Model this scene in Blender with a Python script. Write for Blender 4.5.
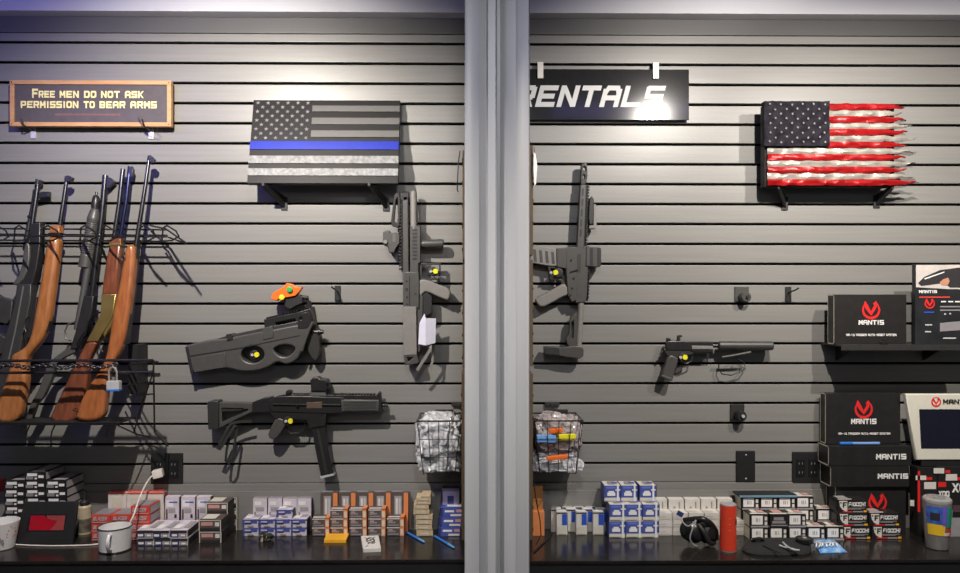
import bpy, bmesh, math, random
from mathutils import Vector, Matrix, noise, Euler
random.seed(7)
PI = math.pi
S = bpy.context.scene
COL = S.collection
for _o in list(bpy.data.objects): bpy.data.objects.remove(_o)

# ------------------------------------------------------------------ camera
FPX, D, EYE, YAW, HOR = 721.0, 2.75, 1.75, math.radians(0.66), 302.0
cd = bpy.data.cameras.new('camera'); cam = bpy.data.objects.new('camera', cd); COL.objects.link(cam)
cam.location = (0, -D, EYE); cam.rotation_euler = (PI/2, 0, -YAW)
cd.sensor_width = 36; cd.lens = FPX/960*36; cd.shift_y = (HOR-286.5)/960; cd.clip_start = .02
S.camera = cam

# ------------------------------------------------------------------ light and exposure
S.view_settings.view_transform = 'Standard'; S.view_settings.look = 'None'
S.view_settings.gamma = 1; S.view_settings.exposure = 0.13; S.view_settings.use_curve_mapping = False
w = bpy.data.worlds.new('world'); S.world = w; w.use_nodes = True
bg = w.node_tree.nodes['Background']; bg.inputs[0].default_value = (.86, .88, 1, 1); bg.inputs[1].default_value = .06
def spot(name, x, y, z, tx, tz, energy, size=95, col=(1, .93, .83), r=.016, bl=1):
    l = bpy.data.lights.new(name, 'SPOT'); l.energy = energy; l.spot_size = math.radians(size); l.spot_blend = bl
    l.color = col; l.shadow_soft_size = r
    o = bpy.data.objects.new(name, l); COL.objects.link(o); o.location = (x, y, z)
    o.rotation_euler = (Vector((tx, 0, tz))-Vector((x, y, z))).to_track_quat('-Z', 'Y').to_euler()
def area(name, loc, tgt, sx, sy, energy, col):
    l = bpy.data.lights.new(name, 'AREA'); l.shape = 'RECTANGLE'; l.size = sx; l.size_y = sy; l.energy = energy; l.color = col
    o = bpy.data.objects.new(name, l); COL.objects.link(o); o.location = loc
    o.rotation_euler = (Vector(tgt)-Vector(loc)).to_track_quat('-Z', 'Y').to_euler()
LZ = EYE+1.0
spot('track_spot', -0.86, -1.2, LZ, -0.86, 1.80, 140, 110, bl=.75)
spot('track_spot', -0.42, -1.2, LZ, -0.50, 2.05, 16, 60)
spot('track_spot', 0.98, -1.2, LZ, 0.98, 1.80, 108, 110, bl=.75)
spot('track_spot', 1.58, -1.2, LZ, 1.80, 1.85, 72, 100, bl=.8)
area('blue_strip', (-1.75, -1.15, 2.72), (-1.55, 0, 2.3), .9, .05, 4.5, (.28, .25, 1))
area('blue_strip', (1.05, -1.25, 2.80), (1.05, 0, 2.4), 1.2, .05, 1.2, (.30, .28, 1))
area('front_fill', (0, -3.6, 2.88), (0, -.3, 1.2), 3.5, .8, 9, (1, .96, .93))  # added soft fill for the fronts of the upright and the goods
spot('upright_fill', .12, -2.3, 2.85, .09, 2.15, 42, 36, (.96, .97, 1), .1)  # added pair of fill spots, high and low, brightening the grey upright
spot('upright_fill', .12, -2.3, 2.85, .09, 0.75, 66, 36, (.96, .97, 1), .1)

# ------------------------------------------------------------------ pixel -> place
def ray(px, py):
    u = (px-480)/FPX; v = (HOR-py)/FPX
    return Vector((math.sin(YAW)+u*math.cos(YAW), math.cos(YAW)-u*math.sin(YAW), v))
def P(px, py, Y):
    d = ray(px, py); return Vector((0, -D, EYE))+d*((Y+D)/d.y)
def GZ(px, py, z):
    d = ray(px, py); return Vector((0, -D, EYE))+d*((z-EYE)/d.z)
LEAN = 0.                           # how far a leaning gun tips back towards the wall per row above its butt
def lean(Y, py): return Y+LEAN*(423-py)
CZ = EYE-0.861                      # worktop height

# ------------------------------------------------------------------ materials
MATS = {}
def mat(name, col, rough=.5, metal=0., var=.08, scale=40., bump=0., bscale=200., stretch=None, trans=0., emit=0., coat=0., col2=None, spec=.5):
    if name in MATS: return MATS[name]
    m = bpy.data.materials.new(name); m.use_nodes = True; nt = m.node_tree; b = nt.nodes['Principled BSDF']
    b.inputs['Roughness'].default_value = rough; b.inputs['Metallic'].default_value = metal
    b.inputs['Specular IOR Level'].default_value = spec
    b.inputs['Transmission Weight'].default_value = trans; b.inputs['Coat Weight'].default_value = coat
    tc = nt.nodes.new('ShaderNodeTexCoord'); mp = nt.nodes.new('ShaderNodeMapping'); nt.links.new(tc.outputs['Object'], mp.inputs[0])
    if stretch: mp.inputs['Scale'].default_value = stretch
    n = nt.nodes.new('ShaderNodeTexNoise'); n.inputs['Scale'].default_value = scale; n.inputs['Detail'].default_value = 5
    nt.links.new(mp.outputs[0], n.inputs['Vector'])
    r = nt.nodes.new('ShaderNodeValToRGB'); nt.links.new(n.outputs[0], r.inputs[0])
    c = Vector(col[:3]); c2 = Vector(col2) if col2 else c*(1+var)
    r.color_ramp.elements[0].position = .3; r.color_ramp.elements[1].position = .7
    r.color_ramp.elements[0].color = (*(c if col2 else c*(1-var)), 1); r.color_ramp.elements[1].color = (*[min(1, x) for x in c2], 1)
    nt.links.new(r.outputs[0], b.inputs['Base Color'])
    if bump:
        n2 = nt.nodes.new('ShaderNodeTexNoise'); n2.inputs['Scale'].default_value = bscale; nt.links.new(mp.outputs[0], n2.inputs['Vector'])
        bp = nt.nodes.new('ShaderNodeBump'); bp.inputs['Strength'].default_value = bump; bp.inputs['Distance'].default_value = .004
        nt.links.new(n2.outputs[0], bp.inputs['Height']); nt.links.new(bp.outputs[0], b.inputs['Normal'])
    if emit:
        nt.links.new(r.outputs[0], b.inputs['Emission Color']); b.inputs['Emission Strength'].default_value = emit
    MATS[name] = m; return m
M_slat = mat('slatwall_grey', (.215, .21, .20), .40, var=.06, scale=3, stretch=(1, 1, 30), bump=.05, bscale=14)
M_groove = mat('groove_dark', (.006, .006, .006), .9)
M_fascia = mat('fascia_grey', (.10, .098, .097), .45, var=.05, scale=4)
M_beam = mat('beam_pale', (.66, .66, .69), .5, var=.03, scale=5)
M_post = mat('post_grey_paint', (.52, .52, .53), .42, var=.04, scale=3, stretch=(8, 8, 1), bump=.03, bscale=60)
M_mdf = mat('raw_mdf', (.10, .066, .038), .8, var=.15, scale=60)
M_counter = mat('black_laminate', (.017, .015, .014), .19, var=.2, scale=30, bump=.02, bscale=90)
M_floor = mat('floor_grey', (.12, .12, .12), .5)
M_ceil = mat('ceiling_black', (.06, .06, .065), .8)
M_poly = mat('black_polymer', (.030, .029, .028), .42, var=.12, scale=60, bump=.06, bscale=500)
M_polyg = mat('grey_polymer', (.062, .060, .057), .4, var=.08, scale=50, bump=.05, bscale=500)
M_polyl = mat('light_grey_polymer', (.20, .19, .178), .48, var=.06, scale=50, bump=.05, bscale=500)
M_gun = mat('gunmetal', (.036, .034, .035), .33, metal=.5, var=.12, scale=40)
M_steel = mat('blued_steel', (.055, .055, .06), .26, metal=.85, var=.1, scale=30)
M_black = mat('matt_black', (.011, .011, .012), .55, var=.15)
M_gloss = mat('gloss_black', (.012, .012, .013), .3)
M_wire = mat('black_wire', (.012, .012, .013), .35)
M_silver = mat('bright_silver', (.62, .62, .63), .3, metal=.35)
M_chrome = mat('brushed_steel', (.60, .59, .57), .3, metal=.7, var=.05, scale=20, stretch=(1, 1, 20))
M_w1 = mat('walnut_orange', (.25, .088, .026), .3, col2=(.37, .148, .048), scale=14, stretch=(6, 6, 1), coat=.4)
M_w2 = mat('walnut_dark', (.115, .034, .016), .28, col2=(.20, .062, .028), scale=14, stretch=(6, 6, 1), coat=.5)
M_w3 = mat('walnut_red', (.24, .072, .022), .28, col2=(.36, .125, .04), scale=14, stretch=(6, 6, 1), coat=.5)
M_brass = mat('brass', (.62, .44, .15), .28, metal=.9, var=.12, scale=20)
M_pine = mat('pine_frame', (.47, .23, .10), .55, col2=(.58, .33, .16), scale=12, stretch=(1, 6, 6))
M_board = mat('sign_board_brown', (.085, .072, .062), .4, var=.1)
M_cream = mat('cream_letters', (.85, .74, .36), .6, var=.03)
M_pink = mat('pink_script', (.42, .16, .16), .6)
M_white = mat('white_print', (.80, .79, .77), .5, var=.02)
M_wht2 = mat('letter_grey_white', (.50, .50, .50), .5, var=.02)
M_clipw = mat('clip_white', (.70, .67, .60), .4, var=.03)
M_red = mat('mark_red', (.72, .022, .022), .45, var=.05)
M_yel = mat('lock_yellow', (.80, .72, .02), .4, var=.05)
M_orange = mat('bright_orange', (.88, .16, .015), .4, var=.04)
M_green = mat('dot_green', (.03, .42, .10), .4)
M_blueline = mat('blue_stripe_paint', (.008, .022, .33), .45, spec=.25, var=.1)
M_alu = mat('hammered_aluminium', (.19, .19, .195), .5, var=.4, scale=70, bump=.6, bscale=75)
M_alud = mat('brushed_dark_aluminium', (.115, .112, .11), .5, metal=.1, spec=.3, var=.08, scale=40, stretch=(1, 10, 10))
M_fblack = mat('flag_black', (.010, .009, .010), .5, spec=.25, var=.1, bump=.1, bscale=60)
M_fred = mat('flag_red_metal', (.33, .008, .010), .32, metal=.3, var=.25, scale=25, bump=.35, bscale=45)
M_fwhite = mat('flag_bare_metal', (.33, .31, .275), .35, metal=.3, var=.2, scale=25, bump=.4, bscale=45)
M_fnavy = mat('flag_navy', (.007, .006, .011), .6, var=.3, scale=40, spec=.12, bump=.4, bscale=60)
M_sign = mat('rental_sign_black', (.016, .016, .017), .15, var=.1, spec=.22)
M_paper = mat('lavender_paper', (.62, .61, .72), .7, var=.03)
M_lens = mat('lens_dark', (.01, .012, .02), .06)
M_screen = mat('dark_screen', (.010, .011, .022), .08)
M_tabw = mat('tablet_white', (.66, .64, .55), .4, var=.03)
M_redscr = mat('red_screen', (.34, .004, .015), .25, col2=(.42, .006, .02), scale=20)
M_card = mat('carton_black', (.016, .015, .015), .42, var=.15)
M_edge = mat('carton_pale_edge', (.60, .57, .48), .6, var=.05)
M_cw = mat('carton_white', (.66, .63, .59), .5, var=.05)
M_cl = mat('carton_lavender_white', (.62, .56, .62), .5, var=.05)
M_cg = mat('carton_grey', (.33, .31, .32), .45, var=.08)
M_cb = mat('carton_blue', (.065, .095, .36), .42, var=.1)
M_cnavy = mat('carton_navy', (.03, .04, .16), .42, var=.1)
M_cr = mat('carton_red', (.62, .06, .04), .42, var=.08)
M_cbr = mat('carton_brown_grey', (.10, .075, .068), .45, var=.1)
M_cor = mat('carton_orange', (.70, .24, .085), .45, var=.06)
M_tan = mat('carton_tan', (.52, .40, .25), .65, var=.12, scale=80)
M_dk = mat('print_dark', (.03, .028, .03), .5)
M_gr = mat('print_grey', (.25, .24, .25), .5)
M_pinkp = mat('print_pink', (.55, .28, .26), .5)
M_bright = mat('print_blue', (.02, .09, .55), .4)
M_cyan = mat('plastic_sky_blue', (.06, .30, .70), .3, var=.1)
M_pen = mat('pen_blue', (.03, .17, .55), .25)
M_amber = mat('amber_yellow', (.85, .42, .02), .4, var=.05)
M_enamel = mat('white_enamel', (.72, .71, .71), .18, var=.03)
M_rim = mat('dark_rim', (.03, .03, .035), .25)
M_cable = mat('white_cable', (.72, .68, .62), .45)
M_bottle = mat('bottle_cream', (.48, .40, .28), .4, var=.1)
M_redb = mat('bottle_red', (.66, .055, .025), .32, var=.06)
M_fab = mat('black_fabric', (.012, .012, .013), .85, var=.2, scale=150, bump=.3, bscale=300)
M_tilegr = mat('base_grey', (.30, .30, .31), .5)
M_holo = mat('sticker_violet', (.06, .05, .38), .2, col2=(.04, .20, .50), scale=60)
M_teal = mat('sticker_teal', (.02, .30, .22), .3)
M_bag = mat('clear_crumpled_plastic', (.42, .42, .45), .12, col2=(.95, .95, .96), scale=70, bump=1., bscale=60, trans=.25)
M_bag2 = mat('clear_crumpled_plastic_brown', (.26, .20, .19), .12, col2=(.75, .68, .68), scale=50, bump=1., bscale=60, trans=.25)
M_bagb = mat('blue_plastic_bag', (.03, .22, .62), .2, col2=(.35, .55, .80), scale=60, bump=.6, bscale=90)
M_poster = mat('poster_dark', (.02, .021, .024), .35, var=.3, scale=18)
M_sky = mat('poster_pale', (.55, .50, .47), .5, var=.1, scale=30)
M_skin = mat('poster_skin', (.50, .25, .15), .5)

# ------------------------------------------------------------------ mesh building
def origin_of(o):
    v = Vector((0, 0, 0))
    while o: v = v+o.location; o = o.parent
    return v
def chaikin(pts, n):
    for _ in range(n):
        q = []
        for i in range(len(pts)):
            a, b = Vector(pts[i]), Vector(pts[(i+1) % len(pts)]); q += [a*.75+b*.25, a*.25+b*.75]
        pts = q
    return pts
def ell(cx, cy, rx, ry, n=24): return [(cx+rx*math.cos(2*PI*i/n), cy+ry*math.sin(2*PI*i/n)) for i in range(n)]
class MB:
    def __init__(s, M=None): s.v = []; s.f = []; s.mi = []; s.mats = []; s.M = M
    def geo(s, vs, fs, m):
        if m not in s.mats: s.mats.append(m)
        k = s.mats.index(m); n = len(s.v)
        s.v += [(s.M @ Vector(x)) if s.M else Vector(x) for x in vs]
        for f in fs: s.f.append([i+n for i in f]); s.mi.append(k)
        return s
    def box(s, a, b, m, bev=0.):
        a, b = Vector(a), Vector(b); lo = Vector(map(min, a, b)); hi = Vector(map(max, a, b))
        if not bev:
            vs = [(x, y, z) for x in (lo.x, hi.x) for y in (lo.y, hi.y) for z in (lo.z, hi.z)]
            return s.geo(vs, [(0, 1, 3, 2), (4, 6, 7, 5), (0, 4, 5, 1), (2, 3, 7, 6), (0, 2, 6, 4), (1, 5, 7, 3)], m)
        bm = bmesh.new(); bmesh.ops.create_cube(bm, size=1)
        for v in bm.verts: v.co = Vector(((lo[i]+hi[i])/2+v.co[i]*(hi[i]-lo[i]) for i in range(3)))
        bmesh.ops.bevel(bm, geom=bm.edges[:], offset=bev, segments=2, affect='EDGES', profile=.5)
        bm.verts.index_update(); s.geo([v.co.copy() for v in bm.verts], [[v.index for v in f.verts] for f in bm.faces], m); bm.free(); return s
    def quad(s, a, b, c, d, m): return s.geo([a, b, c, d], [(0, 1, 2, 3)], m)
    def rect(s, x0, z0, x1, z1, y, m): return s.quad((x0, y, z0), (x1, y, z0), (x1, y, z1), (x0, y, z1), m)
    def tube(s, pts, r, m, seg=8, closed=False):
        pts = [Vector(p) for p in pts]; n = len(pts); rr = r if isinstance(r, (list, tuple)) else [r]*n
        vs = []; fs = []; up = None
        for i in range(n):
            if closed: t = pts[(i+1) % n]-pts[i-1]
            else: t = pts[min(i+1, n-1)]-pts[max(i-1, 0)]
            t = t.normalized() if t.length > 1e-9 else Vector((0, 0, 1))
            if up is None: up = Vector((0, 0, 1)) if abs(t.z) < .9 else Vector((1, 0, 0))
            a = t.cross(up)
            if a.length < 1e-6: a = t.orthogonal()
            a.normalize(); b = a.cross(t).normalized(); up = b
            for k in range(seg):
                c = 2*PI*k/seg; vs.append(pts[i]+(a*math.cos(c)+b*math.sin(c))*rr[i])
        for i in range(n if closed else n-1):
            j = (i+1) % n
            for k in range(seg):
                l = (k+1) % seg; fs.append((i*seg+k, i*seg+l, j*seg+l, j*seg+k))
        if not closed: fs.append(tuple(range(seg))[::-1]); fs.append(tuple((n-1)*seg+k for k in range(seg)))
        return s.geo(vs, fs, m)
    def lathe(s, prof, c, m, seg=32, axis='Z', open_=False):
        vs = []; fs = []; c = Vector(c); n = len(prof)
        for r, h in prof:
            for k in range(seg):
                a = 2*PI*k/seg; x, y = r*math.cos(a), r*math.sin(a)
                vs.append(c+(Vector((x, y, h)) if axis == 'Z' else Vector((x, -h, y)) if axis == 'Y' else Vector((h, x, y))))
        for i in range(n-1):
            for k in range(seg):
                l = (k+1) % seg; fs.append((i*seg+k, i*seg+l, (i+1)*seg+l, (i+1)*seg+k))
        if not open_: fs.append(tuple(range(seg))[::-1]); fs.append(tuple((n-1)*seg+k for k in range(seg)))
        return s.geo(vs, fs, m)
    def extr(s, loops, y0, th, m, bev=0.):
        """loops in (x, z); solid from y0 (front) to y0+th."""
        cu = bpy.data.curves.new('c', 'CURVE'); cu.dimensions = '2D'; cu.fill_mode = 'BOTH'
        bev = min(bev, th*.49); cu.extrude = th/2-bev; cu.bevel_depth = bev; cu.offset = -bev; cu.bevel_resolution = 2
        for lp in loops:
            sp = cu.splines.new('POLY'); sp.points.add(len(lp)-1); sp.use_cyclic_u = True
            for p, q in zip(sp.points, lp): p.co = (q[0], q[1], 0, 1)
        o = bpy.data.objects.new('c', cu); COL.objects.link(o)
        dg = bpy.context.evaluated_depsgraph_get(); me = bpy.data.meshes.new_from_object(o.evaluated_get(dg))
        vs = [(v.co.x, y0+th/2-v.co.z, v.co.y) for v in me.vertices]; fs = [tuple(p.vertices) for p in me.polygons]
        bpy.data.objects.remove(o); bpy.data.curves.remove(cu); bpy.data.meshes.remove(me)
        return s.geo(vs, fs, m)
    def prof(s, pts, Y, th, m, bev=.002, holes=(), smooth=0):
        lps = []; n0 = len(s.v)
        for lp in [pts, *holes]:
            q = [P(x, y, lean(Y, y)) for x, y in lp]; q = [(a.x, a.z) for a in q]
            if smooth: q = [tuple(a) for a in chaikin(q, smooth)]
            lps.append(q)
        s.extr(lps, Y, th, m, bev)
        if LEAN:
            for v in s.v[n0:]:
                yy = Y
                for _ in range(4): yy = lean(Y, HOR-(v.z-EYE)*FPX/(yy+D))
                v.y += yy-Y
        return s
    def ptube(s, pts, r, m, seg=8, closed=False): return s.tube([P(p[0], p[1], lean(p[2], p[1])) for p in pts], r, m, seg, closed)
    def text(s, txt, x, z, y, h, wd, m, gap=.25, tx=.22, tz=.18, shear=0., th=.0012):
        """block letters: cap height h, letter width wd, baseline (x, z), front at y"""
        tx0 = tx
        for ch in txt:
            if ch == ' ': x += wd*.75; continue
            segs = GLYPH[ch]; k = .45 if ch == 'I' else 1.; tx = tx0/k
            for si, (a, b, c, d) in enumerate(segs):
                if abs(b-d) < 1e-6:
                    q = [(min(a, c)-tx/2, b-tz/2), (max(a, c)+tx/2, b-tz/2), (max(a, c)+tx/2, b+tz/2), (min(a, c)-tx/2, b+tz/2)]
                else:
                    if b > d: a, b, c, d = c, d, a, b
                    e = tz/2 if abs(a-c) < 1e-6 or (b < .2 or d > .8) else 0
                    q = [(a-tx/2, b-tz/2), (a+tx/2, b-tz/2), (c+tx/2, d+tz/2), (c-tx/2, d+tz/2)]
                q = [(tx/2+u*(1-tx), tz/2+v*(1-tz)) if False else (u, v) for u, v in q]
                vv = [(x+(u*wd*k)+shear*v*h, z+v*h) for u, v in q]
                vs = [(u, y-.00025*si, v) for u, v in vv]+[(u, y+th, v) for u, v in vv]
                s.geo(vs, [(0, 1, 2, 3), (7, 6, 5, 4), (0, 4, 5, 1), (1, 5, 6, 2), (2, 6, 7, 3), (3, 7, 4, 0)], m)
            x += wd*(k+gap)
        return x
    def build(s, name, parent=None, origin=None, flat=False):
        me = bpy.data.meshes.new(name)
        o0 = origin_of(parent) if parent else Vector(origin) if origin is not None else Vector((0, 0, 0))
        me.from_pydata([v-o0 for v in s.v], [], s.f)
        for m in s.mats: me.materials.append(m)
        me.polygons.foreach_set('material_index', s.mi)
        bm = bmesh.new(); bm.from_mesh(me); bmesh.ops.recalc_face_normals(bm, faces=bm.faces[:])
        for f in bm.faces: f.smooth = not flat
        for e in bm.edges:
            if len(e.link_faces) != 2 or e.calc_face_angle(0) > .6: e.smooth = False
        bm.to_mesh(me); bm.free(); me.update()
        o = bpy.data.objects.new(name, me); COL.objects.link(o)
        if not flat: wn = o.modifiers.new('weighted_normal', 'WEIGHTED_NORMAL'); wn.keep_sharp = True
        if parent: o.parent = parent
        else: o.location = o0
        return o
L_, R_, T_, B_, M5 = .11, .89, .91, .09, .5
GLYPH = {
 'A': [(L_, B_, L_, .75), (R_, B_, R_, .75), (.3, T_, .7, T_), (L_, .75, .3, T_), (R_, .75, .7, T_), (L_, .42, R_, .42)],
 'B': [(L_, B_, L_, T_), (L_, T_, .75, T_), (L_, .5, .8, .5), (L_, B_, .75, B_), (R_, .62, R_, .8), (R_, .2, R_, .4)],
 'C': [(L_, B_, L_, T_), (L_, T_, R_, T_), (L_, B_, R_, B_), (R_, T_, R_, .72), (R_, B_, R_, .28)],
 'D': [(L_, B_, L_, T_), (L_, T_, .72, T_), (L_, B_, .72, B_), (R_, .22, R_, .78), (.72, T_, R_, .78), (.72, B_, R_, .22)],
 'E': [(L_, B_, L_, T_), (L_, T_, R_, T_), (L_, .5, .78, .5), (L_, B_, R_, B_)],
 'F': [(L_, B_, L_, T_), (L_, T_, R_, T_), (L_, .48, .78, .48)],
 'G': [(L_, B_, L_, T_), (L_, T_, R_, T_), (L_, B_, R_, B_), (R_, B_, R_, .45), (.55, .45, R_, .45)],
 'H': [(L_, B_, L_, T_), (R_, B_, R_, T_), (L_, .5, R_, .5)],
 'I': [(.5, B_, .5, T_)],
 'K': [(L_, B_, L_, T_), (.25, .5, R_, T_), (.25, .5, R_, B_)],
 'L': [(L_, B_, L_, T_), (L_, B_, R_, B_)],
 'M': [(L_, B_, L_, T_), (R_, B_, R_, T_), (L_, T_, .5, .4), (R_, T_, .5, .4)],
 'N': [(L_, B_, L_, T_), (R_, B_, R_, T_), (L_, T_, R_, B_)],
 'O': [(L_, .22, L_, .78), (R_, .22, R_, .78), (.28, T_, .72, T_), (.28, B_, .72, B_), (L_, .78, .28, T_), (R_, .78, .72, T_), (L_, .22, .28, B_), (R_, .22, .72, B_)],
 'P': [(L_, B_, L_, T_), (L_, T_, .78, T_), (L_, .42, .78, .42), (R_, .5, R_, .83)],
 'R': [(L_, B_, L_, T_), (L_, T_, .78, T_), (L_, .45, .78, .45), (R_, .53, R_, .83), (.55, .42, R_, B_)],
 'S': [(L_, .5, L_, .86), (.18, T_, R_, T_), (.14, .5, .86, .5), (L_, B_, .82, B_), (R_, .14, R_, .5)],
 'T': [(.5, B_, .5, T_), (L_, T_, R_, T_)],
 'U': [(L_, B_, L_, T_), (R_, B_, R_, T_), (L_, B_, R_, B_)],
 'W': [(L_, T_, .28, B_), (.28, B_, .5, .7), (.5, .7, .72, B_), (.72, B_, R_, T_)],
 'X': [(L_, B_, R_, T_), (L_, T_, R_, B_)],
 'Y': [(.5, B_, .5, .5), (.5, .5, L_, T_), (.5, .5, R_, T_)],
 '1': [(.5, B_, .5, T_)], '0': [(L_, B_, L_, T_), (R_, B_, R_, T_), (L_, T_, R_, T_), (L_, B_, R_, B_)],
 '5': [(L_, .5, L_, T_), (L_, T_, R_, T_), (L_, .5, R_, .5), (R_, B_, R_, .5), (L_, B_, R_, B_)], '-': [(.25, .5, .75, .5)],
 'Z': [(L_, T_, R_, T_), (L_, B_, R_, B_), (L_, B_, R_, T_)],
}
def thing(name, label, cat, loc=(0, 0, 0), group=None):
    o = bpy.data.objects.new(name, None); o.empty_display_size = .02; COL.objects.link(o); o.location = loc
    return tag(o, label, cat, group)
def tag(o, label, cat, group=None):
    o['label'] = label; o['category'] = cat
    if group: o['group'] = group
    return o
def struct(o): o['kind'] = 'structure'; return o
def poly(root, name, pts, Y, th, m, bev=.002, holes=(), smooth=0):
    mb = MB(); mb.prof(pts, Y, th, m, bev, holes, smooth); return mb.build(name, root)
def base_of(px, py, Y): return P(px, py, Y)

# ------------------------------------------------------------------ the setting
mb = MB(); PITCH = .0762; z0 = EYE-.0066
for k in range(-9, 15):
    lo = z0+PITCH*k+.0046; hi = z0+PITCH*(k+1)-.0046
    if k == 13: hi = z0+PITCH*(k+1)-.004
    mb.box((-2.6, 0, lo), (2.6, .016, hi), M_slat, .0028)
mb.box((-2.6, .024, 0), (2.6, .06, 2.95), M_groove)
struct(mb.build('wall_back'))
zc = P(480, 12.5, -.03).z; zf = P(480, 34, -.012).z
struct(MB().box((-2.6, -.012, zf), (2.6, .01, 2.93), M_fascia, .002).build('trim_1'))
struct(MB().box((-2.6, -.07, P(480, 12.5, -.07).z), (2.6, -.012, 2.915), M_beam, .002).build('trim_2'))
zt = P(480, 490.5, -.014).z
struct(MB().box((-2.6, -.014, .0), (2.6, .01, zt), M_slat, .002).box((-2.6, -.008, zt), (2.6, .01, zt+.026), M_slat, .0015).build('trim_3'))
struct(MB().box((-2.6, -6, -.05), (2.6, .06, 0), M_floor).build('floor'))
struct(MB().box((-2.6, -6, 2.95), (2.6, .06, 3.0), M_ceil).build('ceiling'))
# grooved grey upright in front of the counters
YP = -.62; a = P(464.5, 300, YP).x; b = P(530, 300, YP).x; W_ = b-a
prof = [(0, .012), (.01, .002), (.05, 0), (.15, .002), (.22, .010), (.31, .024), (.335, .026), (.35, .0), (.36, -.006), (.47, -.006), (.49, .002),
        (.505, .034), (.55, .036), (.60, .012), (.66, .002), (.78, -.002), (.83, .010), (.93, .018), (.985, .020), (1, .03)]
vs = [];
for z in (0, 2.93): vs += [(a+W_*u, YP+v, z) for u, v in prof]+[(b, YP+.16, z), (a, YP+.16, z)]
n = len(prof)+2
struct(MB().geo(vs, [(i, (i+1) % n, n+(i+1) % n, n+i) for i in range(n)]+[tuple(range(n))[::-1], tuple(range(n, 2*n))], M_post).build('trim_4'))
xd0 = P(470, 300, -.30).x; xd1 = P(526, 300, -.30).x
struct(MB().box((xd0, YP+.16, 0), (xd1, -.014, 2.93), M_fascia).build('wall_divider'))

# worktops
def counter(x0, x1, label):
    yf = GZ(250 if x0 < -1 else 740, 560.3, CZ).y; r = thing('counter', label, 'counter', ((x0+x1)/2, yf/2, 0), 'display counters')
    MB().box((x0, yf, CZ-.012), (x1, -.016, CZ), M_counter, .002).build('worktop', r)
    MB().box((x0, yf+.004, 0), (x1, -.02, CZ-.012), M_black).build('cabinet', r)
counter(-2.4, xd0-.004, 'long glossy black counter left of the grey upright')
counter(xd1+.004, 2.45, 'long glossy black counter right of the grey upright')

# raw edged slat boards either side of the divider
def side_board(px0, px1, y0, y1, Y, lab):
    a = P(px0, y0, Y); b = P(px1, y1, Y); r = thing('edge_board', lab, 'board', ((a.x+b.x)/2, Y, b.z), 'raw edged boards beside the upright')
    MB().box((a.x, Y, b.z), (b.x, -.016, a.z), M_mdf, .001).build('board', r)
    s = -1 if px0 < 500 else 1; x = a.x if s < 0 else b.x
    g = MB()
    k = b.z+.03
    while k < a.z-.02: g.box((x-s*.001, Y-.0008, k), (x+s*.0015, -.03, k+.008), M_groove); k += .0762
    g.build('slots', r)
side_board(462.5, 470, 150, 259, -.30, 'upper raw brown board edge left of the grey upright')
side_board(462.5, 470, 264, 368, -.30, 'middle raw brown board edge left of the grey upright')
side_board(461.5, 470, 374, 540, -.30, 'lower raw brown board edge left of the grey upright')
side_board(526, 533, 145, 255, -.30, 'upper raw brown board edge right of the grey upright')
side_board(526, 533, 260, 366, -.30, 'middle raw brown board edge right of the grey upright')
side_board(526, 533, 374, 540, -.30, 'lower raw brown board edge right of the grey upright')

# ------------------------------------------------------------------ wooden sign
def tri_M(px, py, Y, tilt=0., roll=0.):
    return Matrix.Translation(P(px, py, Y)) @ Matrix.Rotation(roll, 4, 'Y') @ Matrix.Rotation(tilt, 4, 'X')
Y = -.045; p0 = P(9.5, 126, Y); p1 = P(171, 80.5, Y); W = p1.x-p0.x; H = p1.z-p0.z
r = thing('wooden_sign', 'pine framed wooden sign with cream lettering above the rifles', 'sign', p0)
M = Matrix.Translation(p0) @ Matrix.Rotation(math.radians(-.0), 4, 'Y')
fw = .0155
MB(M).box((fw, .006, fw), (W-fw, .02, H-fw), M_board).build('panel', r)
g = MB(M)
g.box((0, 0, 0), (W, .022, fw), M_pine, .0015).box((0, 0, H-fw), (W, .022, H), M_pine, .0015)
g.box((0, 0, fw), (fw, .022, H-fw), M_pine, .0015).box((W-fw, 0, fw), (W, .022, H-fw), M_pine, .0015)
g.build('frame', r)
g = MB(M)
for x in (.008, W-.008):
    for z in (.008, H-.008): g.lathe([(.0022, 0), (.0022, .001)], (x, -.001, z), M_dk, 10, 'Y')
g.build('screw', r)
g = MB(M); zz = P(0, 97, Y).z-p0.z
def sx(px): return P(px, 97, Y).x-p0.x
def words_at(g, items, z, y, h, m):
    for txt, xa, xb, hh in items:
        n = sum(.45 if c == 'I' else 1 for c in txt); gp = .22
        wd = (xb-xa)/(n+gp*(len(txt)-1)); g.text(txt, xa, z, y, hh, wd, m, gap=gp, tx=.26, tz=.24)
hs = .0245
words_at(g, [('F', sx(31.5), sx(37), .032), ('REE', sx(38), sx(54), hs), ('MEN', sx(59), sx(78), hs), ('DO', sx(83.5), sx(95.5), hs), ('NOT', sx(100.5), sx(119), hs), ('ASK', sx(124.5), sx(143), hs)], zz, .0045, 0, M_cream)
zz2 = P(0, 107.3, Y).z-p0.z
words_at(g, [('PERMISSION', sx(20), sx(77.5), hs), ('TO', sx(83), sx(94), hs), ('BEAR', sx(99), sx(124.5), hs), ('ARMS', sx(130), sx(156), hs)], zz2, .0045, 0, M_cream)
g.build('lettering', r)
g = MB(M); pts = []
zz3 = P(0, 114, Y).z-p0.z
for i in range(260):
    t = i/259; pts.append((sx(54+66*t)+.002*math.sin(i*1.1), .005, zz3+.004*math.sin(i*.82)*(.5+.5*abs(math.sin(i*.13)))))
g.tube(pts, .0007, M_pink, 5); g.build('script_line', r)
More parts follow.
